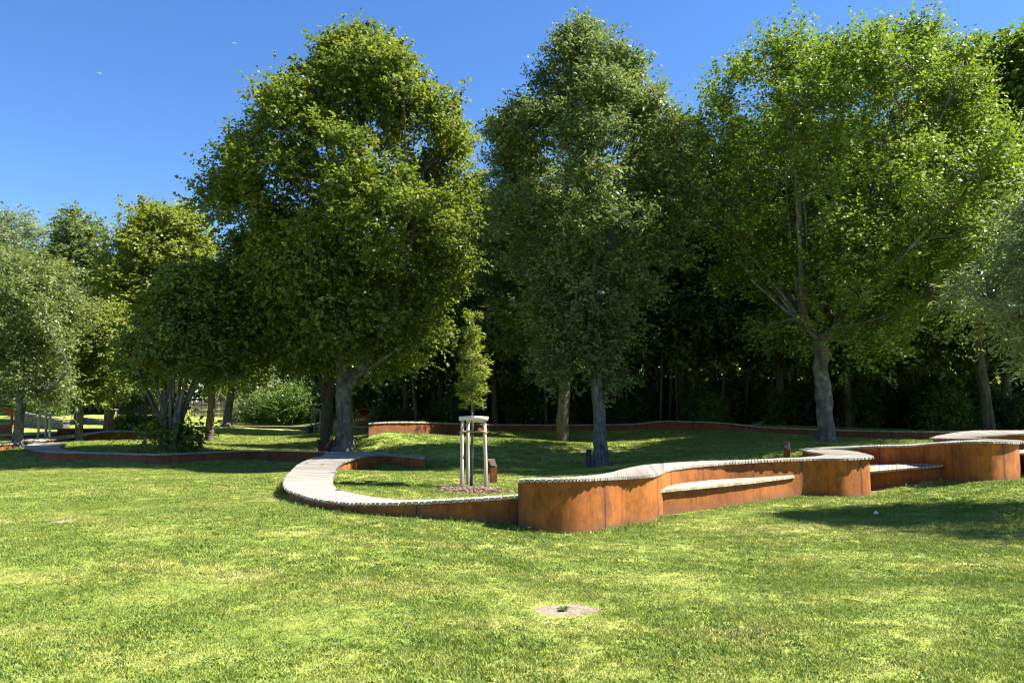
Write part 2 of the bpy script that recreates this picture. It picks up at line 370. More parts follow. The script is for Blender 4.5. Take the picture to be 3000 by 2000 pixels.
# ------------------------------------------------------------------ benches
DECKS = []      # world quads for keeping grass out
WALLS = []      # foot lines of the steel walls, for the long grass
def panel_mesh(name, line, z_top, th=.012):
    """a bent steel plate: line (n,2) plan points, z_top (n)"""
    n = len(line); L = np.array(line); T = np.gradient(L, axis=0); T /= np.linalg.norm(T, axis=1)[:, None] + 1e-9
    Nn = np.stack([-T[:, 1], T[:, 0]], 1) * th
    zg = gz(L[:, 0], L[:, 1]); zb = np.minimum(zg - .18, z_top - .05)
    s = np.concatenate([[0], np.cumsum(np.linalg.norm(np.diff(L, axis=0), axis=1))]); tot = s[-1]
    V = []; foot = []; seam = []; levels = (0, .16, .24, .36, .65, 1)
    for i in range(n):
        zt = z_top[i]; hh = zt - zb[i]
        se = max(0, 1 - min(s[i], tot - s[i]) / .05) * .85
        for q in levels:
            z = zb[i] + hh*q; f = max(0, 1 - max(0, z - zg[i]) / .16)
            for sg in (0, 1):
                V.append((L[i, 0] + Nn[i, 0]*sg, L[i, 1] + Nn[i, 1]*sg, z)); foot.append(f * .8); seam.append(se)
    m = len(levels)*2; F = []
    for i in range(n-1):
        for q in range(len(levels)-1):
            for sg in (0, 1):
                a, b, c, d = i*m+2*q+sg, (i+1)*m+2*q+sg, (i+1)*m+2*q+2+sg, i*m+2*q+2+sg
                F.append((a, b, c, d) if sg == 0 else (a, d, c, b))
        a = i*m + 2*(len(levels)-1); b = (i+1)*m + 2*(len(levels)-1); F.append((a, b, b+1, a+1))
    for e in (0, n-1):
        for q in range(len(levels)-1): F.append((e*m+2*q, e*m+2*q+1, e*m+2*q+3, e*m+2*q+2))
    me = pymesh(name, V, F, True); me.set_sharp_from_angle(angle=R(40))
    for nm, arr in (('foot', foot), ('seam', seam)):
        a = me.attributes.new(nm, 'FLOAT', 'POINT'); a.data.foreach_set('value', np.array(arr, np.float32))
    return me
def resample(line, step):
    s = np.concatenate([[0], np.cumsum(np.linalg.norm(np.diff(line[:, :2], axis=0), axis=1))])
    k = max(2, int(round(s[-1] / step)) + 1); u = np.linspace(0, s[-1], k)
    return np.stack([np.interp(u, s, line[:, j]) for j in range(line.shape[1])], 1), s[-1]
def wall(root, line, seams, material, name='steel_panel', foot=True, res=.09):
    """line (n,3) top line in the world; split in plates about `seams` m long"""
    L, tot = resample(line, res)
    k = max(1, int(round(tot / seams))); cuts = [0]
    per = (len(L) - 1) / k
    for i in range(1, k): cuts.append(int(round(i*per + random.uniform(-.12, .12)*per)))
    cuts.append(len(L)-1)
    for a, b in zip(cuts[:-1], cuts[1:]):
        if b - a < 1: continue
        seg = L[a:b+1].copy()
        if len(seg) < 2: continue
        for e, f in ((0, 1), (-1, -2)):
            v = seg[f, :2] - seg[e, :2]; ln = np.linalg.norm(v); seg[e, :2] += v/ln*min(.004, ln*.2)
        link(name, panel_mesh(name, seg[:, :2], seg[:, 2]), material, root)
    if foot: WALLS.append(L)
def deck(root, front, back, pitch=.094, gap=.020, th=.045, single=22.0, material=None, part='slat', jag=.020):
    """slats laid across between two edges; those nearer than `single` m are objects of their own"""
    material = material or M['slat']; rest = MB(); nrest = 0
    n = len(front); mid = (front + back)/2
    seglen = np.maximum(np.linalg.norm(np.diff(front, axis=0), axis=1), np.linalg.norm(np.diff(back, axis=0), axis=1))
    s = np.concatenate([[0], np.cumsum(seglen)]); tot = s[-1]; k = max(1, int(tot / pitch)); u = np.linspace(0, tot, k+1)
    F = np.stack([np.interp(u, s, front[:, j]) for j in range(3)], 1); B = np.stack([np.interp(u, s, back[:, j]) for j in range(3)], 1)
    for i in range(k):
        f0, f1, b0, b1 = F[i].copy(), F[i+1].copy(), B[i].copy(), B[i+1].copy()
        for p, q in ((f0, f1), (b0, b1)):
            d = q - p; ln = np.linalg.norm(d) + 1e-9; e = d/ln*min(gap/2, ln*.3); p += e; q -= e
        ax = (b0+b1-f0-f1); ax /= np.linalg.norm(ax) + 1e-9
        j0, j1 = random.uniform(-jag, jag), random.uniform(-jag, jag); dz = random.uniform(-.003, .003)
        f0 = f0 + ax*j0; f1 = f1 + ax*j0; b0 = b0 + ax*j1; b1 = b1 + ax*j1
        c = [f0, f1, b1, b0]
        # keep the winding the same whichever way the ribbon runs
        if (f1-f0)[0]*(b0-f0)[1] - (f1-f0)[1]*(b0-f0)[0] < 0: c = [f1, f0, b0, b1]
        lo = [(p[0], p[1], p[2]-th+dz) for p in c]; hi = [(p[0], p[1], p[2]+dz) for p in c]
        DECKS.append([(p[0], p[1]) for p in c])
        if mid_y(c) < single:
            m = MB(); m.box8(lo+hi); m.build(part, material, root)
        else: rest.box8(lo+hi); nrest += 1
    if nrest: rest.build(part if nrest < 2 else 'slat_run', material, root, kind='stuff')
def mid_y(c): return sum(p[1] for p in c)/4
def inset(front, back, d, dz=-.048):
    """wall lines set in under the deck edges"""
    a = back - front; ln = np.linalg.norm(a[:, :2], axis=1)[:, None] + 1e-9; a = a/ln
    k = np.minimum(d, ln*.3)
    f = front + a*k; b = back - a*k; f[:, 2] += dz; b[:, 2] += dz
    return f, b
def ribbon(name, st, label, n=10, group='curved steel benches', over=.10, seams=1.4, st_mat='steel', single=22.0, ends=(True, True), backwall=True):
    F = spline([s[0] for s in st], n); B = spline([s[1] for s in st], n)
    root = empty(name, (0, 0, 0), label=label, cat='bench', group=group)
    deck(root, F, B, single=single)
    f, b = inset(F, B, over)
    wall(root, f, seams, M[st_mat])
    if backwall: wall(root, b, seams, M[st_mat])
    for e, yes in zip((0, -1), ends):
        if yes: wall(root, np.array([f[e], b[e]]) if np.linalg.norm(f[e]-b[e]) > .02 else np.array([f[e], b[e]+[.05, 0, 0]]), 9, M[st_mat], 'end_panel', foot=False, res=.08)
    return root, F, B

z = .5
A = [(1526,1451,1526,1446.5),(1420,1458,1425,1453),(1300,1465,1305,1459),(1190,1469.5,1210,1463),(1110,1472,1150,1461.5),(1040,1472,1095,1455),(975,1467,1052,1447),
     (923,1459,1018,1440),(874,1445,990,1432),(842,1431,978,1422),(831,1416,974,1410),(836,1398,977,1393),(855,1376,986,1375),(879,1356,997,1359),(917,1341,1019,1348),
     (945,1334,1055,1338),(962,1324,1090,1333.5),(1040,1321.5,1103,1332.5),(1108,1325,1128,1331.5),(1180,1329,1180,1334.5),(1248,1334.5,1242,1340)]
ZA = [.5,.47,.44,.415,.405,.40,.40,.40,.405,.41,.42,.44,.46,.48] + [.5]*7
rootA, FA, BA = ribbon('crescent_bench', [(Z(a, b, q), Z(c, d, q)) for (a, b, c, d), q in zip(A, ZA)], 'low rusted steel bench whose broad pale slatted crescent sweeps left of the staked sapling', ends=(False, True))
z = .75
B_ = [(1520,1405,1520,1400.5,z,z),(1591,1403,1598,1398.5,z,z),(1660,1401.5,1665,1396.5,z,z),(1720,1399.5,1735,1391,z,z),(1775,1397.5,1785,1384,z,z),(1830,1395,1820,1374.5,z,z),(1880,1392,1855,1366.5,z,z),
      (1917,1388,1890,1360.5,z,z),(1939,1381,1930,1357,z,z),(1955,1374,1974,1354,z,z),(1985,1368,2030,1351,z,z),(2038,1361.6,2080,1348.5,z,z),(2118,1355,2125,1347.5,z,z),
      (2196,1350,2196,1345.5,.76,.76),(2300,1345,2290,1341.2,.77,.77),(2390,1342.5,2355,1338,.77,.77),(2480,1341.5,2398,1334.5,.78,.78),(2553,1338,2417,1331,.78,.78),(2548,1331.5,2405,1327.5,.78,.78),
      (2505,1321.5,2365,1321,.79,.79),(2462,1315.5,2341,1314,.81,.80)]
rootB, FB, BB = ribbon('stepped_bench', [((D(a, b, {1591:10.86,1660:10.85,1720:11.0,1775:11.28}[a]) if a in (1591,1660,1720,1775) else Z(a, b, e)), Z(c, d, f)) for a, b, c, d, e, f in B_], 'tall rusted steel bench in the middle with a lower slatted seat along its front', ends=(True, False))
C_ = [(Z(2462,1315.5,.81), Z(2341,1314,.80)), (Z(2472,1312,.85), Z(2400,1309.3,.84)), (Z(2510,1309,.89), Z(2490,1306,.89)), (D(2575,1305.5,19.4), D(2575,1302.5,20.0)), (D(2672,1303.5,18.9), D(2672,1300.5,19.5)),
      (D(2735,1297.5,17.9), D(2745,1294.5,18.7)), (D(2795,1294.5,16.9), D(2800,1290.5,18.0)), (D(2865,1292.5,16.2), D(2845,1287.5,17.7)), (D(2930,1292.5,16.2), D(2870,1286.5,17.7)),
      (D(2988,1294,16.7), D(2880,1285.5,17.9)), (D(2990,1289,18.0), D(2850,1284.5,18.5)), (D(2905,1285,19.2), D(2785,1284,19.2)), (D(2850,1282,20.0), D(2724,1282,20.2))]
rootC, FC, BC = ribbon('stepped_bench', C_, 'tall rusted steel bench right of the pale hornbeam trunk, rounded end nearest the right border', ends=(False, False))
D_ = [(D(2850,1282,20.0), D(2724,1282,20.2)), (D(2858,1279.5,20.8), D(2765,1272,21.8)), (D(2920,1275,21), D(2850,1261,24)), (D(2985,1270,21), D(2960,1260,24.2)), (D(3090,1268,20.5), D(3090,1259,23.5))]
rootD, FD, BD = ribbon('curved_bench', D_, 'shaded grey bench deck at the far right border, above and behind the rounded steel end', ends=(False, True), single=18)
def seat(root, front, back, over=.13):
    F = spline(front, 8); B = spline(back, 8)
    f, b = inset(F, B, over)
    L, tot = resample(f, .1)
    # the steel riser is the part, its slats are the sub-parts
    me = panel_mesh('seat_riser', L[:, :2], L[:, 2]); o = link('seat_riser', me, M['steel'], root)
    WALLS.append(L)
    deck(o, F, B, pitch=.105, gap=.008, single=25, material=M['slat_warm'], jag=.006)
    # closing plate at the outer end
    e = np.array([f[-1], b[-1]]);
    if np.linalg.norm(e[0]-e[1]) > .08: link('seat_end_plate', panel_mesh('seat_end_plate', resample(e, .08)[0][:, :2], resample(e, .08)[0][:, 2]), M['steel'], root)
z = .45
seat(rootB, [Z(1921,1436,z), Z(2004,1428,z), Z(2106,1418.6,z), Z(2208,1408,z), Z(2328,1393.5,z)], [Z(1932,1426,z), Z(2017,1412,z), Z(2118,1403,z), Z(2208,1398,z), Z(2325,1391,z)])
seat(rootC, [D(2525,1383,18.1), D(2600,1376,18.0), D(2690,1368,17.75), D(2764,1361,17.5)], [D(2525,1359,19.6), D(2600,1357,19.4), D(2690,1356.5,18.6), D(2760,1357,17.9)])
seat(rootD, [D(2975,1328,17.8), D(3060,1322,16.8)], [D(2975,1319,18.9), D(3060,1311,18.1)])
E_ = [(962,1321.8,962,1320.6),(860,1319,860,1317.9),(767,1317,767,1315.9),(700,1319.5,700,1318.3),(606,1323.5,606,1322),(530,1327.5,530,1326),(462,1329.5,462,1327.8),(400,1328.5,400,1326.6),(351,1327,353,1325),(255,1325,262,1322),
      (191,1323.5,225,1320),(128,1320.5,190,1316.5),(88,1315.5,177,1312),(73,1308.5,175,1306),(82,1301.5,182,1302),(103,1295,196,1298)]
ZE = {73: .55, 82: .61, 103: .67, 175: .57, 182: .61, 196: .66}
rootE, FE, BE = ribbon('curved_bench', [(Z(a, b, ZE.get(a, .5)), Z(c, d, ZE.get(c, .5))) for a, b, c, d in E_], 'long low rusted bench in left tree shade, ending in a wide grey rounded deck', st_mat='steel_red_shaded', seams=2.6, ends=(False, True))
J_ = [(D(-90,1309,27.5),D(-90,1304,28.5)),(D(0,1301.5,30),D(0,1297,31)),(D(60,1296,31.5),D(60,1289,33)),(D(112,1291,33),D(112,1282.5,34.5)),(D(221,1279,35.5),D(221,1271,37)),(D(300,1265.5,37),D(320,1260,38)),
      (D(360,1262.5,37.5),D(380,1260.3,38.3)),(D(400,1263.8,37.5),D(420,1262,38)),(D(462,1270,36.5),D(462,1268,37))]
ribbon('curved_bench', J_, 'curved bench with a sunlit orange inner wall behind the grey rounded deck on the left', single=0, seams=3, n=8)
K_ = [(D(12,1275,42),D(45,1268,45)),(D(90,1271.5,42.5),D(105,1265.5,45.5)),(D(168,1267,43),D(170,1262,46))]
ribbon('curved_bench', K_, 'bench with a bright white deck behind the leftmost grey trunk', single=0, n=8, st_mat='steel_red_shaded')
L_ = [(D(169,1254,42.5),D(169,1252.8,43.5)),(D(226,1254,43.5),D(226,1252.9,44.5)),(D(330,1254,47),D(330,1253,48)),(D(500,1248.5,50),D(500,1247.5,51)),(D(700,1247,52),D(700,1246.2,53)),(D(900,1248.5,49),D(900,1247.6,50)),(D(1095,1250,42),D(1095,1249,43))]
ribbon('perimeter_bench', L_, 'thin dark line of bench crossing the far lawn behind the left tree trunks', single=0, n=8, st_mat='steel_red_shaded', seams=3.5)
G_ = [(1078,1239,30),(1150,1235.5,31),(1250,1236.5,32.5),(1400,1242,36.5),(1550,1243.5,38),(1700,1243.5,38),(1850,1241.5,37),(1940,1233,36),(2050,1234.5,34),(2120,1237.5,33),(2180,1243.5,32.5),(2240,1250,32),(2400,1256.5,30),(2600,1262,28),(2850,1264,26.5)]
G_ = [(D(*p), D(p[0], p[1]-1.2, p[2]) + Vector((.04, (.75 if 2100 < p[0] < 2300 else .4), .0))) for p in G_]
ribbon('perimeter_bench', G_, 'long wavy rusted bench along the foot of the dark wood behind the central lawn', single=0, n=8, seams=2.8, st_mat='steel_red_shaded')  # shade of the wood put into the plates by the darker steel colour

# ------------------------------------------------------------------ trees
def nrm(a): return a / (np.linalg.norm(a, axis=-1, keepdims=True) + 1e-9)
def leaf_mesh(name, rng, C, O, K=7, NL=9, tl=.6, lw=(.12, .09), a=.9, b=.8, u=.25, droop=.15, nb=.8, spread=.25, tone=None):
    """C clump centres, O outward directions; K twigs per clump with NL leaves each"""
    m = len(C)
    c = np.repeat(C, K, 0); o = np.repeat(O, K, 0); n = m*K
    d = nrm(o*a + rng.normal(0, 1, (n, 3))*b + np.array([0, 0, u]))
    org = c + rng.normal(0, spread, (n, 3)) * np.array([1, 1, .7])
    ln = tl * rng.uniform(.55, 1.25, (n, 1))
    t = np.tile((np.arange(NL)+.6)/NL, n)[:, None]
    d_, org_, ln_, o_ = (np.repeat(x, NL, 0) for x in (d, org, ln, o))
    P = org_ + d_*ln_*t; P[:, 2] -= (droop*ln_*t*t)[:, 0]
    side = nrm(np.cross(d_, [0, 0, 1.0])) * np.where(np.arange(n*NL) % 2 == 0, 1, -1)[:, None]
    P += rng.normal(0, .03, P.shape)
    ax = nrm(d_*.65 + side*.75 + rng.normal(0, .35, P.shape) - np.array([0, 0, .15 + droop*.5]))
    nn = np.array([0, 0, 1.0])*nb + rng.normal(0, .5, P.shape) + o_*.35
    nn = nrm(nn - ax*np.sum(nn*ax, 1, keepdims=True)); s = np.cross(ax, nn)
    sc = rng.uniform(.6, 1.3, (len(P), 1)); L = lw[0]*sc; W = lw[1]*sc*.5
    V = np.stack([P, P + ax*L*.45 + s*W + nn*W*.25, P + ax*L - nn*L*.12, P + ax*L*.45 - s*W + nn*W*.25], 1).reshape(-1, 3)
    F = np.arange(len(P)*4).reshape(-1, 4)
    cl = rng.beta(2, 2, m); tw = rng.uniform(0, 1, n)
    r = .34*np.repeat(cl, K*NL) + .22*np.repeat(tw, NL) + .44*rng.uniform(0, 1, len(P))
    if tone is not None: r = np.clip(r + np.repeat(tone, K*NL), 0, 1)
    return npmesh(name, V, F, np.repeat(r, 4))
def crown_pts(rng, prof, yc, depth=.9, nl=34, nc=18, lr=(.9, 1.6), flat=.75, top=4, inner=.25, xy=None):
    """prof: list (z, xl, xr) from the top down. Lobes under the outline, clumps on the lobes."""
    prof = sorted(prof); zs = np.array([p[0] for p in prof]); xl = np.array([p[1] for p in prof]); xr = np.array([p[2] for p in prof])
    zz = np.linspace(zs[0], zs[-1], 200); rr = np.interp(zz, zs, (xr-xl)/2); pw = rr + .15*rr.max(); pw /= pw.sum()
    lz = np.interp((np.arange(nl)+rng.uniform(0, 1, nl))/nl, np.cumsum(pw)-pw/2, zz); th = (np.arange(nl)*2.39996 + rng.uniform(-.5, .5, nl))
    LC = []; LR = []; LO = []
    for i in range(nl):
        z0 = lz[i]; Rr = np.interp(z0, zs, (xr-xl)/2); cx = np.interp(z0, zs, (xr+xl)/2)
        q = rng.uniform(*lr); q = min(q, max(.35, Rr*.5)); rad = max(0, Rr - q - .5)
        if rng.uniform() < inner: rad *= rng.uniform(.1, .6)
        ct, s_ = math.cos(th[i]), math.sin(th[i])
        if rng.uniform() < .35: rad *= rng.uniform(.84, 1.0)
        LC.append((cx + rad*ct, yc + rad*depth*s_, min(z0, zs[-1] - q*.8 - .5))); LR.append(q); LO.append((ct, s_, .25))
    for i in range(nl//4):          # boughs poking out of the outline
        z0 = rng.uniform(zs[0], zs[-1]*.97 + zs[0]*.03); Rr = np.interp(z0, zs, (xr-xl)/2); cx = np.interp(z0, zs, (xr+xl)/2); q = rng.uniform(.28, .55); a_ = rng.uniform(0, 6.283)
        Rb = max(.1, Rr - rng.uniform(.2, .6)); LC.append((cx + Rb*math.cos(a_), yc + Rb*depth*math.sin(a_), z0 - .35)); LR.append(q); LO.append((math.cos(a_), math.sin(a_), .5))
    # lobes that pin the outline left, right and on top
    for z0, a_, b_ in prof[1:]:
        for x0, sg in ((a_, 1), (b_, -1)):
            q = min(rng.uniform(*lr)*.7, max(.3, (b_-a_)*.24)); LC.append((x0 + sg*min(q*.95+.35, (b_-a_)*.5), yc + rng.uniform(-.25, .25)*(b_-a_)*.5, z0 - q*.7 - .35)); LR.append(q); LO.append((-sg, 0, .35))
    LC = np.array(LC); LR = np.array(LR); LO = nrm(np.array(LO))
    m = len(LC); k = .66*nc*(LR/np.mean(LR))**2; k = np.where(LC[:, 1] > yc + .8, k*.62, k); k = np.maximum(4, k).astype(int)
    c = np.repeat(LC, k, 0); r = np.repeat(LR, k)[:, None]; o = np.repeat(LO, k, 0)
    d = nrm(rng.normal(0, 1, c.shape) + o*.75 + np.array([0, 0, .35]))
    C = c + d*r*rng.uniform(.55, 1.0, r.shape)*np.array([1, 1, flat])
    keep = np.ones(len(C), bool)
    for i in range(nl//15):          # shadowy hollows between boughs
        z0 = rng.uniform(zs[0], zs[-1]*.85 + zs[0]*.15); Rr = np.interp(z0, zs, (xr-xl)/2); cx = np.interp(z0, zs, (xr+xl)/2); a_ = rng.uniform(0, 6.283)
        h_ = np.array([cx + Rr*.85*math.cos(a_), yc + Rr*.85*depth*math.sin(a_), z0]); keep &= (((C - h_)/np.array([1.25, 1.25, .6]))**2).sum(1) > rng.uniform(.4, .8)**2*(np.mean(lr)**2)
    C = C[keep]; d = d[keep]; o = o[keep]
    return LC, LR, C, nrm(d + o*.4)
def tube_np(P0, P1, r0, r1):
    """many straight three-sided twigs in one mesh"""
    d = nrm(P1-P0); a = nrm(np.cross(d, [0.3, .2, 1.0])); b = np.cross(d, a); V = []
    for P, r in ((P0, r0), (P1, r1)):
        for k in range(3):
            th = 2*math.pi*k/3; V.append(P + (a*math.cos(th) + b*math.sin(th))*r[:, None])
    V = np.stack(V, 1).reshape(-1, 3); n = len(P0); i = np.arange(n)[:, None]*6
    F = np.concatenate([i + np.array([[k, (k+1) % 3, 3+(k+1) % 3, 3+k]]) for k in range(3)])
    return V, F
def bez(a, b, c, n):
    return [a*(1-t)**2 + b*2*t*(1-t) + c*t*t for t in np.linspace(0, 1, n)]
def tree(name, label, base, trunk, prof, yc, leaf, barkm, group='trees around the benches', seed=1, limbs=None, nlimb=14, fork=None, crown=None, leafk=None, cat='tree', depth=.9, extra=None):
    """base: ground point; trunk: [(Vector, radius)...]; prof: outline of the crown; limbs: explicit [(points, r0, r1)]"""
    rng = np.random.default_rng(seed); root = empty(name, base, label=label, cat=cat, group=group); bx = tuple(base)
    random.seed(seed)
    m = MB(); P = spline([p for p, _ in trunk], 6); rr = np.interp(np.linspace(0, 1, len(P)), np.linspace(0, 1, len(trunk)), [r for _, r in trunk])
    P = P.copy(); P[:, 0] += np.sin(np.arange(len(P))*.9+seed)*rr*.05
    m.tube([Vector(p) for p in P], list(rr), 16, wob=.10); m.build('trunk', M[barkm], root, smooth=True, origin=bx)
    LC, LR, C, O = crown_pts(rng, prof, yc, depth=depth, **(crown or {}))
    if extra is not None:
        C = np.vstack([C, extra[0]]); O = np.vstack([O, extra[1]])
    axis = P
    for (lp, r0, r1) in (limbs or []):
        q = spline(lp, 6); mm = MB(); mm.tube([Vector(p) for p in q], list(np.linspace(r0, r1, len(q))), 9, wob=.12); mm.build('limb', M[barkm], root, smooth=True, origin=bx)
        axis = np.vstack([axis, q[2:]])
    ztop = P[-1, 2]; zf = fork if fork is not None else P[len(P)//3, 2]
    nodes = [axis[axis[:, 2] > zf]] if (axis[:, 2] > zf).any() else [P[-3:]]
    order = rng.permutation(len(LC))[:nlimb]
    for i in order:
        tgt = LC[i]; hz = zf + (min(ztop, tgt[2]-.3) - zf)*rng.uniform(.2, .75) if tgt[2] > zf + .5 else zf
        cand = axis[np.argsort(np.abs(axis[:, 2] - hz) + .35*np.linalg.norm(axis[:, :2]-tgt[:2], axis=1))[0]]
        a_ = Vector(cand); c_ = Vector(tgt); b_ = a_.lerp(c_, .5) + Vector((0, 0, (-.1 if c_.z < a_.z else -.12)*(c_-a_).length)) + Vector(rng.normal(0, .25, 3))
        q = bez(a_, b_, c_, 9); mm = MB(); r0 = min(.11, .02 + .013*(c_-a_).length)
        mm.tube(q, list(np.linspace(r0, .015, 9)), 6, wob=.1); mm.build('limb', M[barkm], root, smooth=True, origin=bx)
        nodes.append(np.array([tuple(p) for p in q[3:]]))
    Nn = np.vstack(nodes); idx = rng.permutation(len(C))[:int(len(C)*.75)]; S = C[idx]
    best = np.empty((len(S), 3))
    for i in range(0, len(S), 400):
        d2 = ((S[i:i+400, None]-Nn[None])**2).sum(-1) + np.maximum(0, Nn[None, :, 2]-S[i:i+400, None, 2])*2; best[i:i+400] = Nn[d2.argmin(1)]
    V, F = tube_np(best, S, np.full(len(S), .016), np.full(len(S), .006))
    link('twigs', npmesh('twigs', V - np.array(bx), F), M[barkm], root, kind='stuff')
    me = leaf_mesh('crown', rng, C, O, **(leafk or {})); co = np.empty(len(me.vertices)*3, np.float32); me.vertices.foreach_get('co', co)
    co = co.reshape(-1, 3) - np.array(bx, np.float32); zmin = .05
    me.vertices.foreach_set('co', co.ravel()); link('crown', me, M[leaf], root, kind='stuff')
    return root
def prof_px(rows, d):
    """outline rows (py, xl, xr) seen at depth d -> (z, xl, xr) in metres"""
    o = []
    for py, a, b in rows:
        A_, B2 = D(a, py, d), D(b, py, d); o.append((A_.z, A_.x, B2.x))
    return o
def T(px, py, d, r): return (D(px, py, d), r)

# -- maple in the middle left
base = on(1010, 1330, 28.6)
tree('maple_tree', 'broad maple with the tallest dome on the left and two grey trunks meeting the bench', base,
     [(base - Vector((0, 0, .15)), .56), (base + Vector((0, 0, .35)), .34), T(1008,1230,28.6,.30), T(1008,1130,28.6,.29), T(1002,1020,28.6,.2), T(1000,880,28.6,.15), T(1040,600,28.5,.1), T(1070,300,28.1,.04)],
     prof_px([(78,1060,1110),(120,925,1150),(150,905,1180),(200,860,1210),(230,850,1300),(300,760,1370),(380,690,1390),(440,655,1400),(520,630,1405),(600,610,1400),(700,600,1400),(800,640,1390),(900,690,1340),(980,750,1270),(1040,800,1190)], 28.5), 28.5, 'maple', 'bark_grey', seed=3,
     limbs=[([D(1015,1140,28.5), D(1060,1080,28.3), D(1110,990,28.1), D(1150,880,27.9), D(1185,780,27.8), D(1215,660,27.8), D(1240,500,28)], .20, .05),
            ([D(1020,1120,28.5), D(1080,1080,27.6), D(1140,1040,26.7), D(1190,1000,27.6)], .07, .02),
            ([D(1003,1040,28.5), D(1000,960,28.1), D(1010,900,27.8), D(1090,780,29)], .10, .03),
            ([D(1005,1080,28.5), D(975,960,28.3), D(950,900,28), D(900,800,29)], .10, .03)],
     fork=4.6, nlimb=26, depth=.85, crown=dict(nl=96, nc=19, lr=(.7, 1.6), inner=.2, flat=.6), leafk=dict(K=9, NL=10, tl=.6, lw=(.135, .12), a=.9, b=.75, u=.25, nb=.7, spread=.28))
base = on(957, 1330, 29.6)
tree('maple_tree', 'dark trunked maple half hidden in the big crown, just left of the grey trunk', base,
     [(base - Vector((0, 0, .15)), .44), (base + Vector((0, 0, .3)), .26), T(958,1230,29.6,.22), T(962,1130,29.6,.20), T(975,1000,29.6,.15), T(960,850,29.6,.09), T(940,700,29.5,.04)],
     prof_px([(620,800,1000),(700,700,1040),(800,640,1040),(900,640,1020),(1000,680,960),(1070,740,900)], 29.9), 29.9, 'maple', 'bark_dark', seed=4,
     limbs=[([D(957,1150,29.5), D(935,1100,29.3), D(915,1040,31), D(870,960,28.8)], .10, .03)], fork=5.2, nlimb=10, crown=dict(nl=26, nc=18, lr=(.8, 1.4)), leafk=dict(K=7, NL=9, tl=.6, lw=(.15, .135)))
# -- two oaks
base = on(1760, 1372, 25)
tree('oak_tree', 'tall oak in the middle with a furrowed dark trunk rising behind the stepped bench', base,
     [(base - Vector((0, 0, .15)), .44), (base + Vector((0, 0, .22)), .26), T(1757,1250,25,.205), T(1748,1120,25,.19), T(1742,1020,25,.17), T(1745,850,25,.14), T(1735,600,25,.10), T(1725,350,25,.06), T(1722,130,25,.02)],
     prof_px([(32,1690,1740),(70,1620,1765),(110,1615,1760),(160,1560,1880),(230,1545,1940),(280,1480,1930),(330,1415,2010),(420,1430,2040),(500,1440,2050),(600,1425,2040),(700,1460,2020),(800,1520,1960),(900,1540,1900),(980,1550,1880),(1040,1570,1860),(1085,1610,1830)], 25), 25.2, 'oak', 'bark_oak', seed=8,
     fork=4.3, nlimb=26, depth=.9, crown=dict(nl=92, nc=15, lr=(.45, 1.15), inner=.25, flat=.5), leafk=dict(K=8, NL=9, tl=.5, lw=(.15, .07), a=.8, b=.8, u=.3, nb=.6, spread=.22))
base = on(1648, 1298, 35)
tree('oak_tree', 'oak with a straight brown trunk standing further back, left of the furrowed dark trunk', base,
     [(base - Vector((0, 0, .15)), .40), (base + Vector((0, 0, .25)), .32), T(1650,1200,35,.27), T(1655,1100,35,.25), T(1662,1000,35,.22), T(1665,800,35,.14), T(1660,560,35,.05)],
     prof_px([(330,1440,1500),(420,1420,1560),(560,1430,1700),(650,1400,1750),(760,1390,1760),(860,1400,1760),(950,1420,1740),(1030,1480,1720)], 35), 35.3, 'oak', 'bark_brown', seed=9,
     fork=6.0, nlimb=16, crown=dict(nl=40, nc=20, lr=(.9, 1.7)), leafk=dict(K=8, NL=9, tl=.62, lw=(.17, .085), spread=.28))
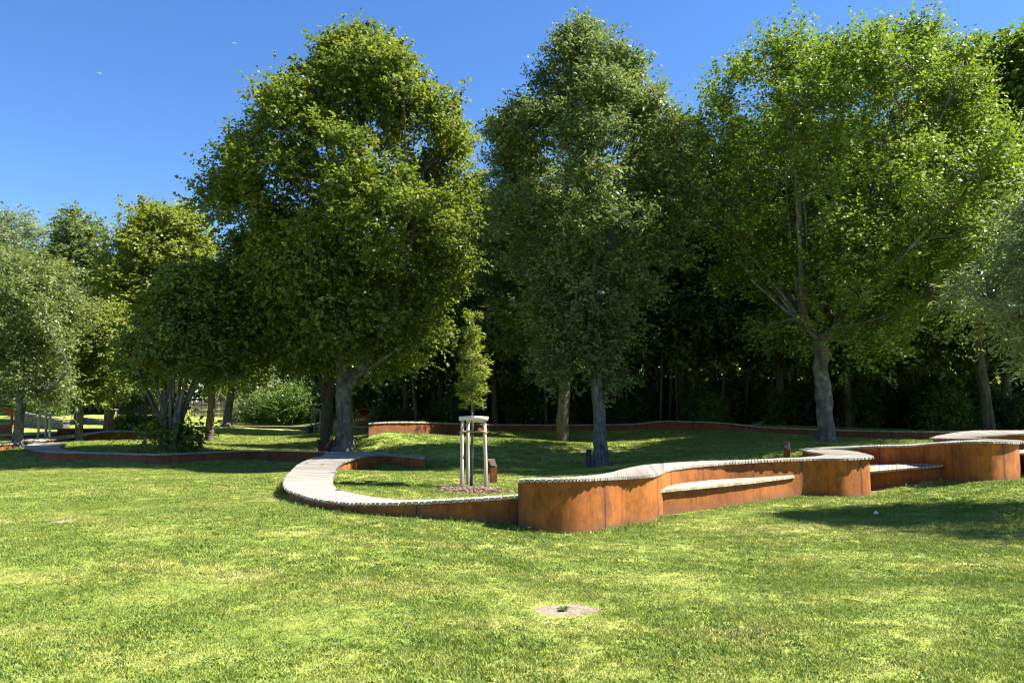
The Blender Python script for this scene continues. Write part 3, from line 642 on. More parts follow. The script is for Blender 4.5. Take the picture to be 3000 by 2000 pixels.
# -- hornbeam on the right
rs = np.random.default_rng(77); sx = rs.uniform(2060, 2860, 90); sy = np.interp(sx, [2000,2100,2200,2320,2450,2600,2740,2850,2900], [390,275,245,190,180,140,180,240,330])
_c = np.array([tuple(D(a, b - rs.uniform(-25, 35), 25.6 + rs.uniform(-2, 2))) for a, b in zip(sx, sy)]); SHOOTS = (_c, nrm(np.stack([rs.normal(0, .25, 90), rs.normal(0, .2, 90), np.ones(90)*1.6], 1)))
base = on(2420, 1352, 26)
tree('hornbeam_tree', 'wide hornbeam on the right with a smooth pale trunk forking into a fan of limbs', base,
     [(base - Vector((0, 0, .15)), .44), (base + Vector((0, 0, .3)), .27), T(2422,1280,25.96,.27), T(2416,1210,25.96,.26), T(2414,1160,25.96,.285), T(2404,1090,25.96,.235), T(2406,1030,25.96,.25), T(2404,1000,25.96,.235), T(2404,975,25.96,.12)],
     prof_px([(125,2500,2660),(160,2330,2740),(205,2230,2800),(245,2090,2830),(300,2040,2860),(360,1990,2900),(450,1960,2930),(560,1970,2960),(660,2030,2960),(760,2080,2930),(850,2130,2890),(930,2190,2820),(1025,2240,2690)], 26), 25.8, 'hornbeam', 'bark_smooth', seed=15,
     limbs=[([D(2410,1010,25.96), D(2450,950,25.72), D(2490,890,25.37), D(2520,800,25.02), D(2560,650,24.78), D(2600,480,24.54)], .13, .03),
            ([D(2412,1005,25.96), D(2440,960,26.31), D(2480,900,26.9), D(2560,800,27.38), D(2680,700,27.85), D(2800,620,28.32)], .11, .02),
            ([D(2402,1005,25.96), D(2385,970,25.96), D(2400,920,25.72), D(2440,800,25.285), D(2450,700,25.02), D(2440,560,24.78)], .11, .03),
            ([D(2400,1000,25.96), D(2375,975,25.72), D(2330,930,25.285), D(2290,900,24.78), D(2200,820,24.07)], .09, .02),
            ([D(2402,995,25.96), D(2350,940,26.2), D(2280,840,26.67), D(2230,700,27.02), D(2190,520,27.14)], .10, .02),
            ([D(2490,890,25.37), D(2550,830,24.78), D(2640,740,24.07), D(2720,700,23.6), D(2790,690,23.13)], .07, .015),
            ([D(2450,950,25.72), D(2470,840,26.43), D(2520,690,27.14), D(2560,520,27.61), D(2580,300,27.61)], .09, .02),
            ([D(2404,980,25.96), D(2420,820,26.9), D(2400,640,27.38), D(2370,440,27.61), D(2360,240,27.38)], .09, .02)],
     fork=5.0, nlimb=26, depth=.8, crown=dict(nl=84, nc=20, lr=(.8, 1.6), inner=.15, flat=.8), leafk=dict(K=8, NL=9, tl=.8, lw=(.125, .09), a=1.1, b=.5, u=.6, nb=.7, droop=.04, spread=.2), extra=SHOOTS)
# -- willow entering from the right border
base = Vector((11.2, 12.9, g(11.2, 12.9)))
tree('willow_tree', 'silvery willow with narrow hanging leaves entering from the right border', base,
     [(base - Vector((0, 0, .1)), .2), (base + Vector((0, 0, 1.5)), .16), (base + Vector((-.3, .2, 3.2)), .12), (base + Vector((-.4, .1, 5.2)), .05)],
     prof_px([(430,2990,3250),(560,2960,3350),(700,2870,3400),(780,2820,3420),(880,2850,3420),(980,2910,3380),(1070,2985,3300)], 12.9), 12.9, 'willow', 'bark_grey', seed=21,
     fork=2.4, nlimb=16, crown=dict(nl=34, nc=12, lr=(.4, .8), inner=.1), leafk=dict(K=7, NL=12, tl=.55, lw=(.11, .026), a=.9, b=.6, u=.2, droop=.45, nb=.3, spread=.16))
base = Vector((12.6, 11.1, g(12.6, 11.1)))
tree('willow_tree', 'second silvery willow just beyond the right border, shading the lawn', base,
     [(base - Vector((0, 0, .1)), .16), (base + Vector((0, 0, 1.5)), .13), (base + Vector((-.2, .1, 3.4)), .09), (base + Vector((-.2, .1, 6.5)), .03)],
     [(8.2, 12.0, 12.8), (7.3, 11.2, 13.6), (6.2, 10.7, 14.2), (5.0, 10.5, 14.4), (4.0, 11.0, 14.0), (3.4, 11.6, 13.4)], 11.1, 'willow', 'bark_grey', seed=22,
     fork=3, nlimb=10, crown=dict(nl=24, nc=6, lr=(.35, .7), inner=.1), leafk=dict(K=6, NL=10, tl=.55, lw=(.11, .026), a=.9, b=.6, u=.2, droop=.45, nb=.3, spread=.18))
# -- right background
def pine_base(px, py, d): return on(px, py, d)
base = on(2900, 1280, 30)
tree('lime_tree', 'dense dark tree topping the far right corner behind the hornbeam', base,
     [(base, .24), T(2885,1150,30,.2), T(2860,900,30,.16), T(2930,500,30,.1), T(2950,200,30,.03)],
     prof_px([(75,2900,3060),(120,2870,3150),(170,2760,3200),(260,2720,3250),(400,2700,3300),(600,2720,3320),(800,2700,3300),(930,2760,3250)], 30), 30.5, 'hornbeam', 'bark_dark', seed=23,
     fork=6, nlimb=14, crown=dict(nl=46, nc=20, lr=(1.0, 1.8)), leafk=dict(K=7, NL=9, tl=.65, lw=(.19, .16), spread=.3))
# -- multi-stemmed hazel on the left
base = on(500, 1316, 27.8)
rngh = np.random.default_rng(5); hl = []
for k, (x1, y1) in enumerate([(440,1170),(455,1120),(478,1100),(497,1090),(512,1080),(530,1110),(548,1100),(560,1130),(580,1110),(425,1130)]):
    b0 = D(498 + (k-4.5)*5, 1305, 27.8 + rngh.uniform(-.3, .3)); b0.z = g(b0.x, b0.y) - .05
    dx = (x1-500)
    hl.append(([b0, D(500+dx*.35, 1240, 27.8+rngh.uniform(-.3, .3)), D(x1, y1, 27.8+rngh.uniform(-.5, .5)), D(x1+dx*.6, y1-90, 27.8+rngh.uniform(-1, 1)), D(x1+dx*.8, y1-170, 27.8+rngh.uniform(-1, 1))], rngh.uniform(.07, .11), .02))
rg = np.random.default_rng(55); ex = np.stack([rg.normal(0, .34, 30) + base.x, rg.normal(0, .3, 30) + base.y, base.z + np.abs(rg.normal(0, .3, 30))+.1], 1)
tree('multi_stem_tree', 'dark tree of many thin grey stems fanning from one leafy foot behind the low bench', base,
     [(base - Vector((0, 0, .1)), .16), T(500,1240,27.8,.10), T(505,1100,27.8,.08), T(520,800,27.8,.03)],
     prof_px([(760,540,720),(830,450,770),(900,400,770),(970,360,760),(1040,345,750),(1075,370,700)], 27.8), 27.8, 'maple', 'bark_smooth', seed=6, limbs=hl,
     fork=3.0, nlimb=12, crown=dict(nl=46, nc=18, lr=(.6, 1.2), flat=.55), leafk=dict(K=8, NL=9, tl=.58, lw=(.145, .11), spread=.26), extra=(ex, nrm(ex - np.array([base.x, base.y, base.z]))))
# -- left group
base = on(50, 1318, 31.5)
tree('apple_tree', 'grey green fruit tree at the left border with a knobbly trunk dividing low', base,
     [(base - Vector((0, 0, .1)), .28), (base + Vector((0, 0, .3)), .21), T(55,1250,31.5,.18), T(62,1180,31.5,.17), T(68,1120,31.5,.08), T(75,1000,31.5,.03)],
     prof_px([(720,-30,110),(780,-100,200),(860,-130,260),(950,-140,260),(1040,-130,250),(1110,-100,230),(1160,-40,190)], 31.5), 31.5, 'apple', 'bark_grey', seed=31,
     limbs=[([D(62,1185,31.5), D(90,1165,31.3), D(130,1150,31), D(170,1120,30.6), D(205,1080,30.2)], .09, .02), ([D(60,1185,31.5), D(35,1165,31.4), D(-10,1140,31)], .07, .03)],
     fork=2.8, nlimb=5, crown=dict(nl=36, nc=20, lr=(.7, 1.3)), leafk=dict(K=8, NL=9, tl=.5, lw=(.11, .07), spread=.24))
base = on(230, 1293, 35.3)
tree('field_maple_tree', 'small yellowing tree whose mottled trunk stands before the sunlit curved steel wall', base,
     [(base - Vector((0, 0, .1)), .22), T(231,1270,35.3,.17), T(235,1200,35.3,.15), T(240,1140,35.3,.11), T(250,1000,35.3,.04)],
     prof_px([(880,230,330),(930,190,390),(1000,180,400),(1060,190,380),(1120,210,340),(1160,220,290)], 35), 35, 'yellow', 'bark_grey', seed=32,
     fork=3.2, nlimb=10, crown=dict(nl=24, nc=16, lr=(.6, 1.1)), leafk=dict(K=7, NL=9, tl=.5, lw=(.14, .10)))
base = on(318, 1258, 44)
tree('field_maple_tree', 'tall yellow green tree with a dark trunk, behind the sunlit curved steel wall', base,
     [(base - Vector((0, 0, .1)), .3), T(320,1200,44,.24), T(322,1150,44,.24), T(328,1080,44,.15), T(400,760,44,.05)],
     prof_px([(600,420,560),(640,380,620),(700,330,640),(780,300,640),(860,250,640),(950,240,620),(1040,230,560),(1110,240,480)], 44), 44, 'yellow', 'bark_brown', seed=33,
     limbs=[([D(320,1165,44), D(290,1150,43.5), D(262,1130,43), D(240,1100,42.5)], .10, .03)],
     fork=4.5, nlimb=14, crown=dict(nl=52, nc=18, lr=(1.0, 1.9)), leafk=dict(K=7, NL=9, tl=.65, lw=(.20, .15), spread=.32))
base = on(613, 1292, 38)
tree('maple_tree', 'slim dark trunk right of the multi-stemmed tree', base,
     [(base - Vector((0, 0, .1)), .26), T(614,1270,38,.21), T(618,1200,38,.18), T(622,1100,38,.15), T(630,850,38,.06)],
     prof_px([(760,560,760),(850,540,800),(950,530,800),(1040,540,760),(1110,560,700)], 38), 38, 'maple', 'bark_brown', seed=34,
     fork=5.0, nlimb=10, crown=dict(nl=28, nc=16, lr=(.9, 1.6)), leafk=dict(K=7, NL=8, tl=.6, lw=(.17, .14)))
base = on(665, 1250, 48)
tree('maple_tree', 'pale mottled trunk leaning right, in front of the paling fence', base,
     [(base - Vector((0, 0, .1)), .42), T(666,1235,48,.28), T(672,1180,48,.22), T(678,1120,48,.2), T(670,950,48,.08)],
     prof_px([(820,600,760),(900,570,820),(1000,560,840),(1080,600,800),(1130,640,760)], 48), 48, 'apple', 'bark_grey', seed=35,
     fork=6.0, nlimb=10, crown=dict(nl=26, nc=16, lr=(1.0, 1.8)), leafk=dict(K=7, NL=8, tl=.65, lw=(.2, .15)))
for k, (px, d, prof, lf, lab) in enumerate([
    (60, 62, [(615,0,110),(660,-60,160),(740,-100,200),(860,-110,190),(980,-100,190),(1100,-60,160)], 'birch', 'pale feathery birch crown rising at the left border'),
    (230, 58, [(615,195,225),(670,170,300),(730,140,330),(820,130,345),(920,130,340),(1020,140,330),(1110,160,300)], 'oak', 'mid green pointed tree between the birch and the yellow green crown'),
    (480, 60, [(588,440,560),(620,400,600),(700,360,640),(800,330,660),(950,330,660),(1100,360,640)], 'yellow', 'olive topped tree peeping above the yellow green crown'),
    (-150, 50, [(560,-260,-60),(700,-330,-20),(900,-340,-10),(1080,-300,-40)], 'dark', 'tree beyond the left border, edge of its crown in view')]):
    base = on(px, 1230, d)
    tree('background_tree', lab, base, [(base, .3), (D(px, 1100, d), .22), (D(px, prof[0][0]+60, d), .04)], prof_px(prof, d), d, lf, 'bark_dark', 'trees closing the view on the left', seed=40+k, fork=5, nlimb=10,
         crown=dict(nl=40, nc=16, lr=(1.1, 2.2)), leafk=dict(K=7, NL=8, tl=.8, lw=(.24, .10 if lf == 'birch' else .17), spread=.38, nb=.4 if lf == 'birch' else .7, droop=.4 if lf == 'birch' else .15))

# ------------------------------------------------------------------ the wood behind: three grown patterns, copied
def copy_tree(src, loc, rz, sc, label=None):
    r = src.copy(); COL.objects.link(r); r.location = loc; r.rotation_euler = (0, 0, rz); r.scale = sc
    if label: r['label'] = label
    for ch in src.children:
        c = ch.copy(); COL.objects.link(c); c.parent = r
    return r
def wood_proto(seed, h, wd, leaf, low):
    base = Vector((0, 0, 0)); prof = [(h, -.4, .4), (h*.93, -wd*.45, wd*.4), (h*.8, -wd*.8, wd*.75), (h*.6, -wd, wd), (h*.42, -wd*.95, wd*.95), (h*.28, -wd*.8, wd*.8), (h*low, -wd*.45, wd*.45)]
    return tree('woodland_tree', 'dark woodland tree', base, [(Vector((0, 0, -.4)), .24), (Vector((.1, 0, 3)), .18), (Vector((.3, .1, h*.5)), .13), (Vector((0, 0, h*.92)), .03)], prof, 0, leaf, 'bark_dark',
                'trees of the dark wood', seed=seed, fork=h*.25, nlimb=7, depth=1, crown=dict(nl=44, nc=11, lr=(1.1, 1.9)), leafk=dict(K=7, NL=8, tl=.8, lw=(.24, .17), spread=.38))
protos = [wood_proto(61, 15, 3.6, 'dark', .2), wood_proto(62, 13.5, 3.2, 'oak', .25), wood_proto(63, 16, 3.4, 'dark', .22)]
spots = [(1190,46,.95),(1290,47,1),(1390,45,.9),(1450,41,.78),(1530,46,.85),(1600,43,.8),(1720,44,.9),(1820,42,.85),(1920,45,1),(2000,41,1.22),(2090,40,1.12),(2190,40,1),(2290,37,.95),(2390,38,1.0),(2490,35,.9),(2590,36,1),(2700,34,.95),(2800,35,1.05),(2950,32,.9),(3080,33,1),
         (1080,66,1),(1230,60,1.05),(1340,57,1),(1480,54,.95),(1620,55,1),(1780,54,1),(1900,53,1.3),(2080,50,1.1),(2230,49,1.1),(2380,47,1.1),(2560,46,1.1),(2750,45,1.1),(2960,44,1.1),(1000,74,1),(930,80,1),(820,84,1),(730,86,1),(620,88,1),(420,76,.9),(300,72,.8),(180,74,.85),(60,76,.9)]
wl = ['at the left end of the dark wood behind the caravan', 'behind the sapling and its stake frame', 'filling the gap left of the oaks', 'right behind the straight brown oak trunk', 'between the two oak trunks', 'behind the furrowed oak trunk', 'right of the furrowed oak trunk', 'behind the hump of the long bench',
      'behind the dip of the long bench', 'left of the pale hornbeam trunk', 'directly behind the pale hornbeam trunk', 'right of the pale hornbeam trunk', 'above the farthest grey deck', 'in the darkness by the willow']
kinds = ['dense dark', 'slender dull green', 'tall deep green']
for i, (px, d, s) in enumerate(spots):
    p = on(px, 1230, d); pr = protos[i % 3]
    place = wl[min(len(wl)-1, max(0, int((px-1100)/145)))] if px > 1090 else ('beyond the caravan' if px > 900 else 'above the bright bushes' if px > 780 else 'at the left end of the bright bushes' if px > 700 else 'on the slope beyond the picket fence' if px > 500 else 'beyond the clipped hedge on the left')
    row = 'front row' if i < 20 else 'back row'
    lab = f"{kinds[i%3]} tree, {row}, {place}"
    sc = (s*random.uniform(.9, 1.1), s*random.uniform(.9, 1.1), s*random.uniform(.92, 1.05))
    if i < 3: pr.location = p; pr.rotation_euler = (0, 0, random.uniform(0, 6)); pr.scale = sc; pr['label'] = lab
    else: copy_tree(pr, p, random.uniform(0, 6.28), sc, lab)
# thin dark stems and shrubs under the wood
def shrub_proto(name, label, seed, h, wd, leaf, group, lw=(.13, .09), nl=22, cat='shrub'):
    rng = np.random.default_rng(seed); root = empty(name, (0, 0, 0), label=label, cat=cat, group=group)
    prof = [(h, -wd*.3, wd*.3), (h*.8, -wd*.75, wd*.7), (h*.5, -wd, wd), (h*.25, -wd*.95, wd), (h*.08, -wd*.8, wd*.8)]
    LC, LR, C, O = crown_pts(rng, prof, 0, depth=1, nl=nl, nc=11, lr=(.28*wd, .5*wd))
    C[:, 2] = np.maximum(C[:, 2], .12)
    link('foliage', leaf_mesh('foliage', rng, C, O, K=6, NL=7, tl=.3*wd, lw=lw, spread=.16*wd), M[leaf], root, kind='stuff')
    V, F = tube_np(np.stack([rng.normal(0, .15, 14), rng.normal(0, .15, 14), np.full(14, -.05)], 1), C[rng.permutation(len(C))[:14]], np.full(14, .03), np.full(14, .01))
    link('stems', npmesh('stems', V, F), M['bark_dark'], root, kind='stuff'); return root
us = shrub_proto('undergrowth_shrub', 'dark undergrowth', 71, 3.2, 1.9, 'dark', 'shrubs under the wood', (.17, .12), 26)
rr = random.Random(4); first = True
for i, (px, d) in enumerate([(1120+i*78, 41.5 - max(0, (i-8))*.62 + (i % 3)*1.1) for i in range(26)] + [(1090+i*120, 52-i*.5) for i in range(17)]):
    p = on(px, 1230, d); p.z -= .1; s = rr.uniform(.35, .8) if i < 26 else rr.uniform(.8, 1.3); place = wl[min(len(wl)-1, max(0, int((px-1100)/145)))]
    lab = f"{'low' if s < (.58 if i < 26 else 1.05) else 'tall'} {'' if i < 26 else 'deeper '}woodland shrub, {place}"
    if first: us.location = p; us['label'] = lab; us.rotation_euler[2] = 1; us.scale = (s, s, s*1.1); first = False
    else: copy_tree(us, p, rr.uniform(0, 6), (s, s, s*rr.uniform(.9, 1.3)), lab)
# slim stems seen as dark lines
st_src = None
for i, px in enumerate([1225,1395,1540,1575,1600,1830,1880,1905,1935,1960,2040,2075,2110,2180,2260,2330,2500,2560,2640,2800,2835,2880,2200,1560,1985]):
    d = 40 - max(0, px-1900)/150 + (i % 4)*.8; p = on(px, 1230, d); h = rr.uniform(5, 7)
    m = MB(); ln = rr.uniform(-.9, .9)
    if px in (2800, 2835): ln = -1.6
    m.tube([(p.x, p.y, p.z-.2), (p.x + ln*.3, p.y, p.z+h*.35), (p.x+ln*.7, p.y+.2, p.z+h*.7), (p.x+ln*1.2, p.y, p.z+h)], [.13 if px in (2800, 2835, 1225) else rr.uniform(.05, .09), .08, .06, .03], 7, wob=.1)
    o = m.build('thin_tree', M['bark_dark'], None, smooth=True)
    tag(o, f"thin bare {['left-leaning','upright','right-leaning'][0 if ln < -.3 else 1 if ln < .3 else 2]} stem, {wl[min(len(wl)-1, max(0, int((px-1100)/145)))]}", 'tree', 'stems at the edge of the wood')

# ------------------------------------------------------------------ bushes, hedge, flower bed on the left
B_SP = [(820,1222,58,2.6,3.0,'bush','bright green bush beyond the far lawn, left of the two maple trunks'),(880,1222,56,3.0,2.6,'bush','taller bright bush directly left of the dark maple trunk'),
        (760,1220,60,2.0,2.4,'willow','pale dry bush at the left end of the bright bushes'),(960,1222,59,2.4,2.0,'dark','dark bush between the maple trunk and the steel caravan'),(715,1195,72,3.5,3,'birch','grey green bush behind the right end of the picket fence'),
        (1470,1224,43,2.4,1.7,'bush','sunlit bush behind the sapling, above the long bench'),(1405,1228,43.5,1.6,1.4,'bush','smaller sunlit bush just left behind the sapling stem'),(1515,1228,42.5,1.1,1.0,'willow','low yellowish tuft right of the sunlit bush'),
        (2080,1240,38.5,1.8,1.1,'bush','dappled shrub catching light behind the hump of the long bench'),(2780,1230,32,1.8,1.2,'bush','dappled shrub by the leaning stems near the willow'),
        (115,1205,68,1.7,2.4,'bush','bright bush above the left end of the dry stone wall'),(95,1180,80,3,3.5,'dark','dark bush behind the dry stone wall')]
for k, (px, py, d, h, wd, lf, lab) in enumerate(B_SP):
    o = shrub_proto('bush', lab, 90+k, h, wd, lf, 'bushes round the lawn', (.14 if d > 50 else .11, .10 if d > 50 else .075), 20, 'bush'); o.location = on(px, py, d)
# clipped hedge
def hedge():
    p0, p1 = on(140, 1215, 74), on(470, 1210, 70); root = empty('clipped_hedge', p0, label='long dark clipped hedge behind the flower bed and stone walls on the left', cat='hedge')
    rng = np.random.default_rng(77); n = 520; t = rng.uniform(0, 1, n); C = np.array(p0)[None]*(1-t[:, None]) + np.array(p1)[None]*t[:, None]; C = C + np.stack([np.zeros(n), rng.uniform(-.6, .6, n), rng.uniform(.1, 2.1, n)], 1)
    link('foliage', leaf_mesh('foliage', rng, C - np.array(p0), np.tile([0, -1.0, .2], (n, 1)), K=6, NL=6, tl=.4, lw=(.15, .12), spread=.2), M['hedge'], root, kind='stuff')
    m = MB(); m.box8([(0, -.35, -.2), (p1.x-p0.x, p1.y-p0.y-.35, p1.z-p0.z-.2), (p1.x-p0.x, p1.y-p0.y+.35, p1.z-p0.z-.2), (0, .35, -.2), (0, -.35, 2.0), (p1.x-p0.x, p1.y-p0.y-.35, p1.z-p0.z+2.0), (p1.x-p0.x, p1.y-p0.y+.35, p1.z-p0.z+2.0), (0, .35, 2.0)])
    m.build('inner_twigs', M['bark_dark'], root)
hedge()
def far_mass():
    rng = np.random.default_rng(88); C = []
    for x in np.concatenate([np.arange(-75, 14, 1.7), np.arange(14, 62, 2.6)]):
        y = (84 if x < 14 else 70) + 6*math.sin(x*.2); zb = g(x, y); h = 8.5 + 2*math.sin(x*.37) + rng.uniform(-1, 1)
        for k in range(28): C.append((x + rng.normal(0, 1.4), y + rng.normal(0, 1.6), zb + h*rng.uniform(0, 1)**1.6 - .3))
    C = np.array(C); me = leaf_mesh('far_wood', rng, C, np.tile([0.1, -1.0, .4], (len(C), 1)), K=7, NL=7, tl=1.3, lw=(.5, .42), spread=.7)
    link('far_wood', me, M['dark'], None, label='far green wood closing the view beyond the gardens on the left', cat='wood', kind='stuff')
far_mass()
def flower_bed():
    rng = np.random.default_rng(81)
    for k, (px, d, h, wd, lf, lab) in enumerate([(355,47.5,.8,.8,'yellow','pale grassy perennial clump at the left of the flower bed'),(395,47,.9,1.0,'bush','bright leafy clump in the middle of the flower bed'),(435,46.5,.9,.9,'bush','bright leafy clump left of the multi-stemmed tree'),(462,46.5,.7,.7,'yellow','yellowish clump at the right end of the flower bed')]):
        p = on(px, 1245, d); o = shrub_proto('perennial_clump', lab, 100+k, h*1.3, wd, lf, 'flower bed clumps', (.2, .035), 12, 'plant'); o.location = p
    for k, (px, py, d) in enumerate([(396,1192,46.8),(404,1188,46.9),(416,1186,47),(424,1202,46.6),(440,1204,46.5),(447,1200,46.6),(453,1201,46.4)]):
        p = on(px, 1240, d); tp = D(px, py, d); m = MB(); m.tube([p, (p + tp)/2, tp], [.02, .018, .012], 5); o = m.build('flower_stalk', M['twig']); tag(o, ['tallest dry flower stalk of the bed', 'dry flower stalk standing above the bright perennials'][0 if py == 1186 else 1], 'flower stalk', 'dry flower stalks')
    for k, (px, py, d) in enumerate([(397,1211,46.3),(405,1209,46.2),(402,1214,46.1),(455,1213,46)]):
        p = D(px, py, d); m = MB()
        for q in range(7):
            a = q*.9; m.tube([p, p + Vector((math.cos(a)*.05, -.02, math.sin(a)*.05))], [.012, .022], 5)
        m.build('pink_blossom', M['pink'], None, label='pink blossom among the bright perennials', cat='flower', group='pink blossoms')
flower_bed()

# dry stone walls
def stone_wall(label, a, b, h0, h1, nc):
    root = empty('dry_stone_wall', a, label=label, cat='stone wall', group='dry stone walls')
    v = b - a; L_ = Vector((v.x, v.y, 0)).length; ux, uy = v.x/L_, v.y/L_; rg = random.Random(int(L_*10))
    core = MB()
    z0 = 0
    for c in range(nc):
        s = 0.0
        while s < L_:
            wdt = rg.uniform(.28, .6); t = (s + wdt/2)/L_; hh = (h0 + (h1-h0)*t)/nc; zz = v.z*t + c*hh
            x, y = ux*(s), uy*s; x2, y2 = ux*(s+wdt-.025), uy*(s+wdt-.025); px_, py_ = -uy*.22, ux*.22; j = rg.uniform(-.04, .04)
            m = MB(); lo = zz - (.15 if c == 0 else 0); hi = zz + hh - .02 + (rg.uniform(-.03, .06) if c == nc-1 else 0)
            q = [(x-px_-uy*0, y-py_+j), (x2-px_, y2-py_+j+rg.uniform(-.02, .02)), (x2+px_, y2+py_), (x+px_, y+py_)]
            m.box8([(a_, b_, lo) for a_, b_ in q] + [(a_+rg.uniform(-.02, .02), b_+rg.uniform(-.02, .02), hi+rg.uniform(-.02, .02)) for a_, b_ in q]); m.build('stone', M['stone'], root); s += wdt
stone_wall('higher grey dry stone wall running right from behind the leftmost trunk', on(64, 1240, 53), on(190, 1246, 50), 1.05, .6, 5)
stone_wall('short low dry stone wall between the mottled trunk and the dark trunk', on(236, 1233, 58), on(312, 1233, 56), .45, .4, 3)
# picket fence
def picket_fence():
    a, b = on(560, 1195, 66), on(706, 1200, 62); root = empty('picket_fence', a, label='weathered grey paling fence behind the slim trunks left of centre', cat='fence')
    v = b - a; n = 46
    for i in range(n):
        t = i/(n-1); p = v*t; m = MB(); h = 1.25*random.uniform(.88, 1.08); w_ = .035
        m.box8([(p.x-w_, p.y-.012, p.z-.1), (p.x+w_, p.y-.012, p.z-.1), (p.x+w_, p.y+.012, p.z-.1), (p.x-w_, p.y+.012, p.z-.1), (p.x-w_*.6+random.uniform(-.02, .02), p.y-.012, p.z+h), (p.x+w_*.6, p.y-.012, p.z+h-.03), (p.x+w_*.6, p.y+.012, p.z+h-.03), (p.x-w_*.6, p.y+.012, p.z+h)])
        m.build('paling', M['picket'], root)
    for zz in (.35, .95):
        m = MB(); m.box8([(0, .02, zz), (v.x, v.y+.02, v.z+zz), (v.x, v.y+.06, v.z+zz), (0, .06, zz), (0, .02, zz+.08), (v.x, v.y+.02, v.z+zz+.08), (v.x, v.y+.06, v.z+zz+.08), (0, .06, zz+.08)]); m.build('rail', M['picket'], root)
picket_fence()

# ------------------------------------------------------------------ steel objects
def info_post(px, py, d, h, rz, label, lean=.16, wd=.17, m_='steel_red_shaded'):
    p = on(px, py, d); root = empty('information_post', p, rz, label=label, cat='sign post', group='low steel information posts')
    m = MB(); m.box(-wd/2, wd/2, -.012, .012, -.1, h*.68)
    m.box(-wd/2, -wd/2+.012, -.012, .05, -.1, h*.68); m.box(wd/2-.012, wd/2, -.012, .05, -.1, h*.68); m.build('post', M[m_], root)
    m = MB(); s = lean; z0, z1 = h*.685, h
    m.box8([(-wd/2, -.014, z0), (wd/2, -.014, z0), (wd/2, .012, z0), (-wd/2, .012, z0), (-wd/2-.03, s-.014-.02, z1), (wd/2-.03, s-.034, z1), (wd/2-.03, s-.006, z1+.012), (-wd/2-.03, s-.006, z1+.012)]); m.build('sign_head', M[m_], root)
    m = MB(); m.box8([(-wd*.4, -.02, z0+.03), (wd*.4, -.02, z0+.03), (wd*.4, -.0165, z0+.03), (-wd*.4, -.0165, z0+.03), (-wd*.4-.02, s*.8-.034, z1-.03), (wd*.4-.02, s*.8-.034, z1-.03), (wd*.4-.02, s*.8-.030, z1-.03), (-wd*.4-.02, s*.8-.03, z1-.03)]); m.build('plaque', M['plaque'], root)
    return root
info_post(1446, 1415, 19, .58, .25, 'rusty bent information post beside the staked sapling')
info_post(1724, 1368, 24.5, .56, -.5, 'dark information post leaning toward the furrowed oak trunk', m_='plaque')
info_post(586, 1312, 32, .55, .7, 'small dark post with bent head right of the multi-stemmed tree', m_='plaque')
info_post(2306, 1340, 20.8, .62, -.5, 'shaded rusty post with bent head left of the pale hornbeam trunk')
info_post(940, 1320, 28.6, .68, .9, 'post half hidden at the left foot of the dark maple trunk')
info_post(984, 1318, 29.2, .6, -.2, 'red brown post between the two maple trunks')
def stakes(px, py, d, h, w_, label, mt, rope=True, beam=.085):
    p = on(px, py, d); root = empty('tree_support', p, label=label, cat='tree support', group='tree support frames')
    q = beam/2; ps = [(-w_/2, -.12), (w_/2, -.05), (-w_*.3, .32)]
    for x, y in ps:
        m = MB(); m.tube([(x*1.02, y*1.1, -.2), (x*1.0+.01, y*1.03, h*.35), (x*.97, y, h*.7), (x*.93, y*.9, h-.02)], [q*.98, q*.95, q*.92, q*.9], 12, wob=.05); m.build('stake', M[mt], root, smooth=True)
    m = MB(); m.tube([(-w_*.62, -.10, h+.035), (-w_*.2, -.09, h+.045), (w_*.2, -.07, h+.04), (w_*.62, -.05, h+.025)], [q*1.15, q*1.2, q*1.15, q*1.12], 14, wob=.05); m.build('crossbeam', M[mt], root, smooth=True)
    m = MB(); m.tube([(-w_*.3, .30, h-.03), (w_*.1, .1, h-.02), (w_*.5, -.04, h-.03)], [q*.8]*3, 10, wob=.05); m.build('crossbeam', M[mt], root, smooth=True)
    if rope:
        m = MB(); zz = h*.83
        m.tube([(-w_*.62, -.05, zz-.01), (-w_*.45, -.17, zz), (-w_*.2, -.08, zz+.015), (0, .0, zz), (w_*.2, -.03, zz+.01), (w_*.45, -.12, zz), (w_*.58, -.05, zz-.03)], [.012, .018, .02, .022, .02, .02, .014], 7, wob=.25); m.build('rope', M['rope'], root, smooth=True)
        m = MB(); m.tube([(-w_*.55, .02, zz-.01), (-w_*.3, .30, zz+.0), (0, .05, zz), (w_*.3, .02, zz), (w_*.55, .02, zz-.02)], [.014]*5, 7, wob=.25); m.build('rope', M['rope'], root, smooth=True)
    return p
ps = stakes(1387, 1434, 17.0, 1.53, .52, 'pale peeled pole frame holding the slim sapling in the middle of the lawn', 'stake')
stakes(926, 1266, 44, 1.28, .5, 'grey pole frame left of the dark maple trunk on the far lawn', 'stake_grey', False, .11)
stakes(130, 1286, 40.5, 1.35, .55, 'weathered pole frame right of the leftmost trunk', 'stake_grey', False, .12)
stakes(334, 1254, 49, 1.25, .4, 'narrow grey pole frame close behind the dark trunk on the left', 'stake_grey', False, .11)
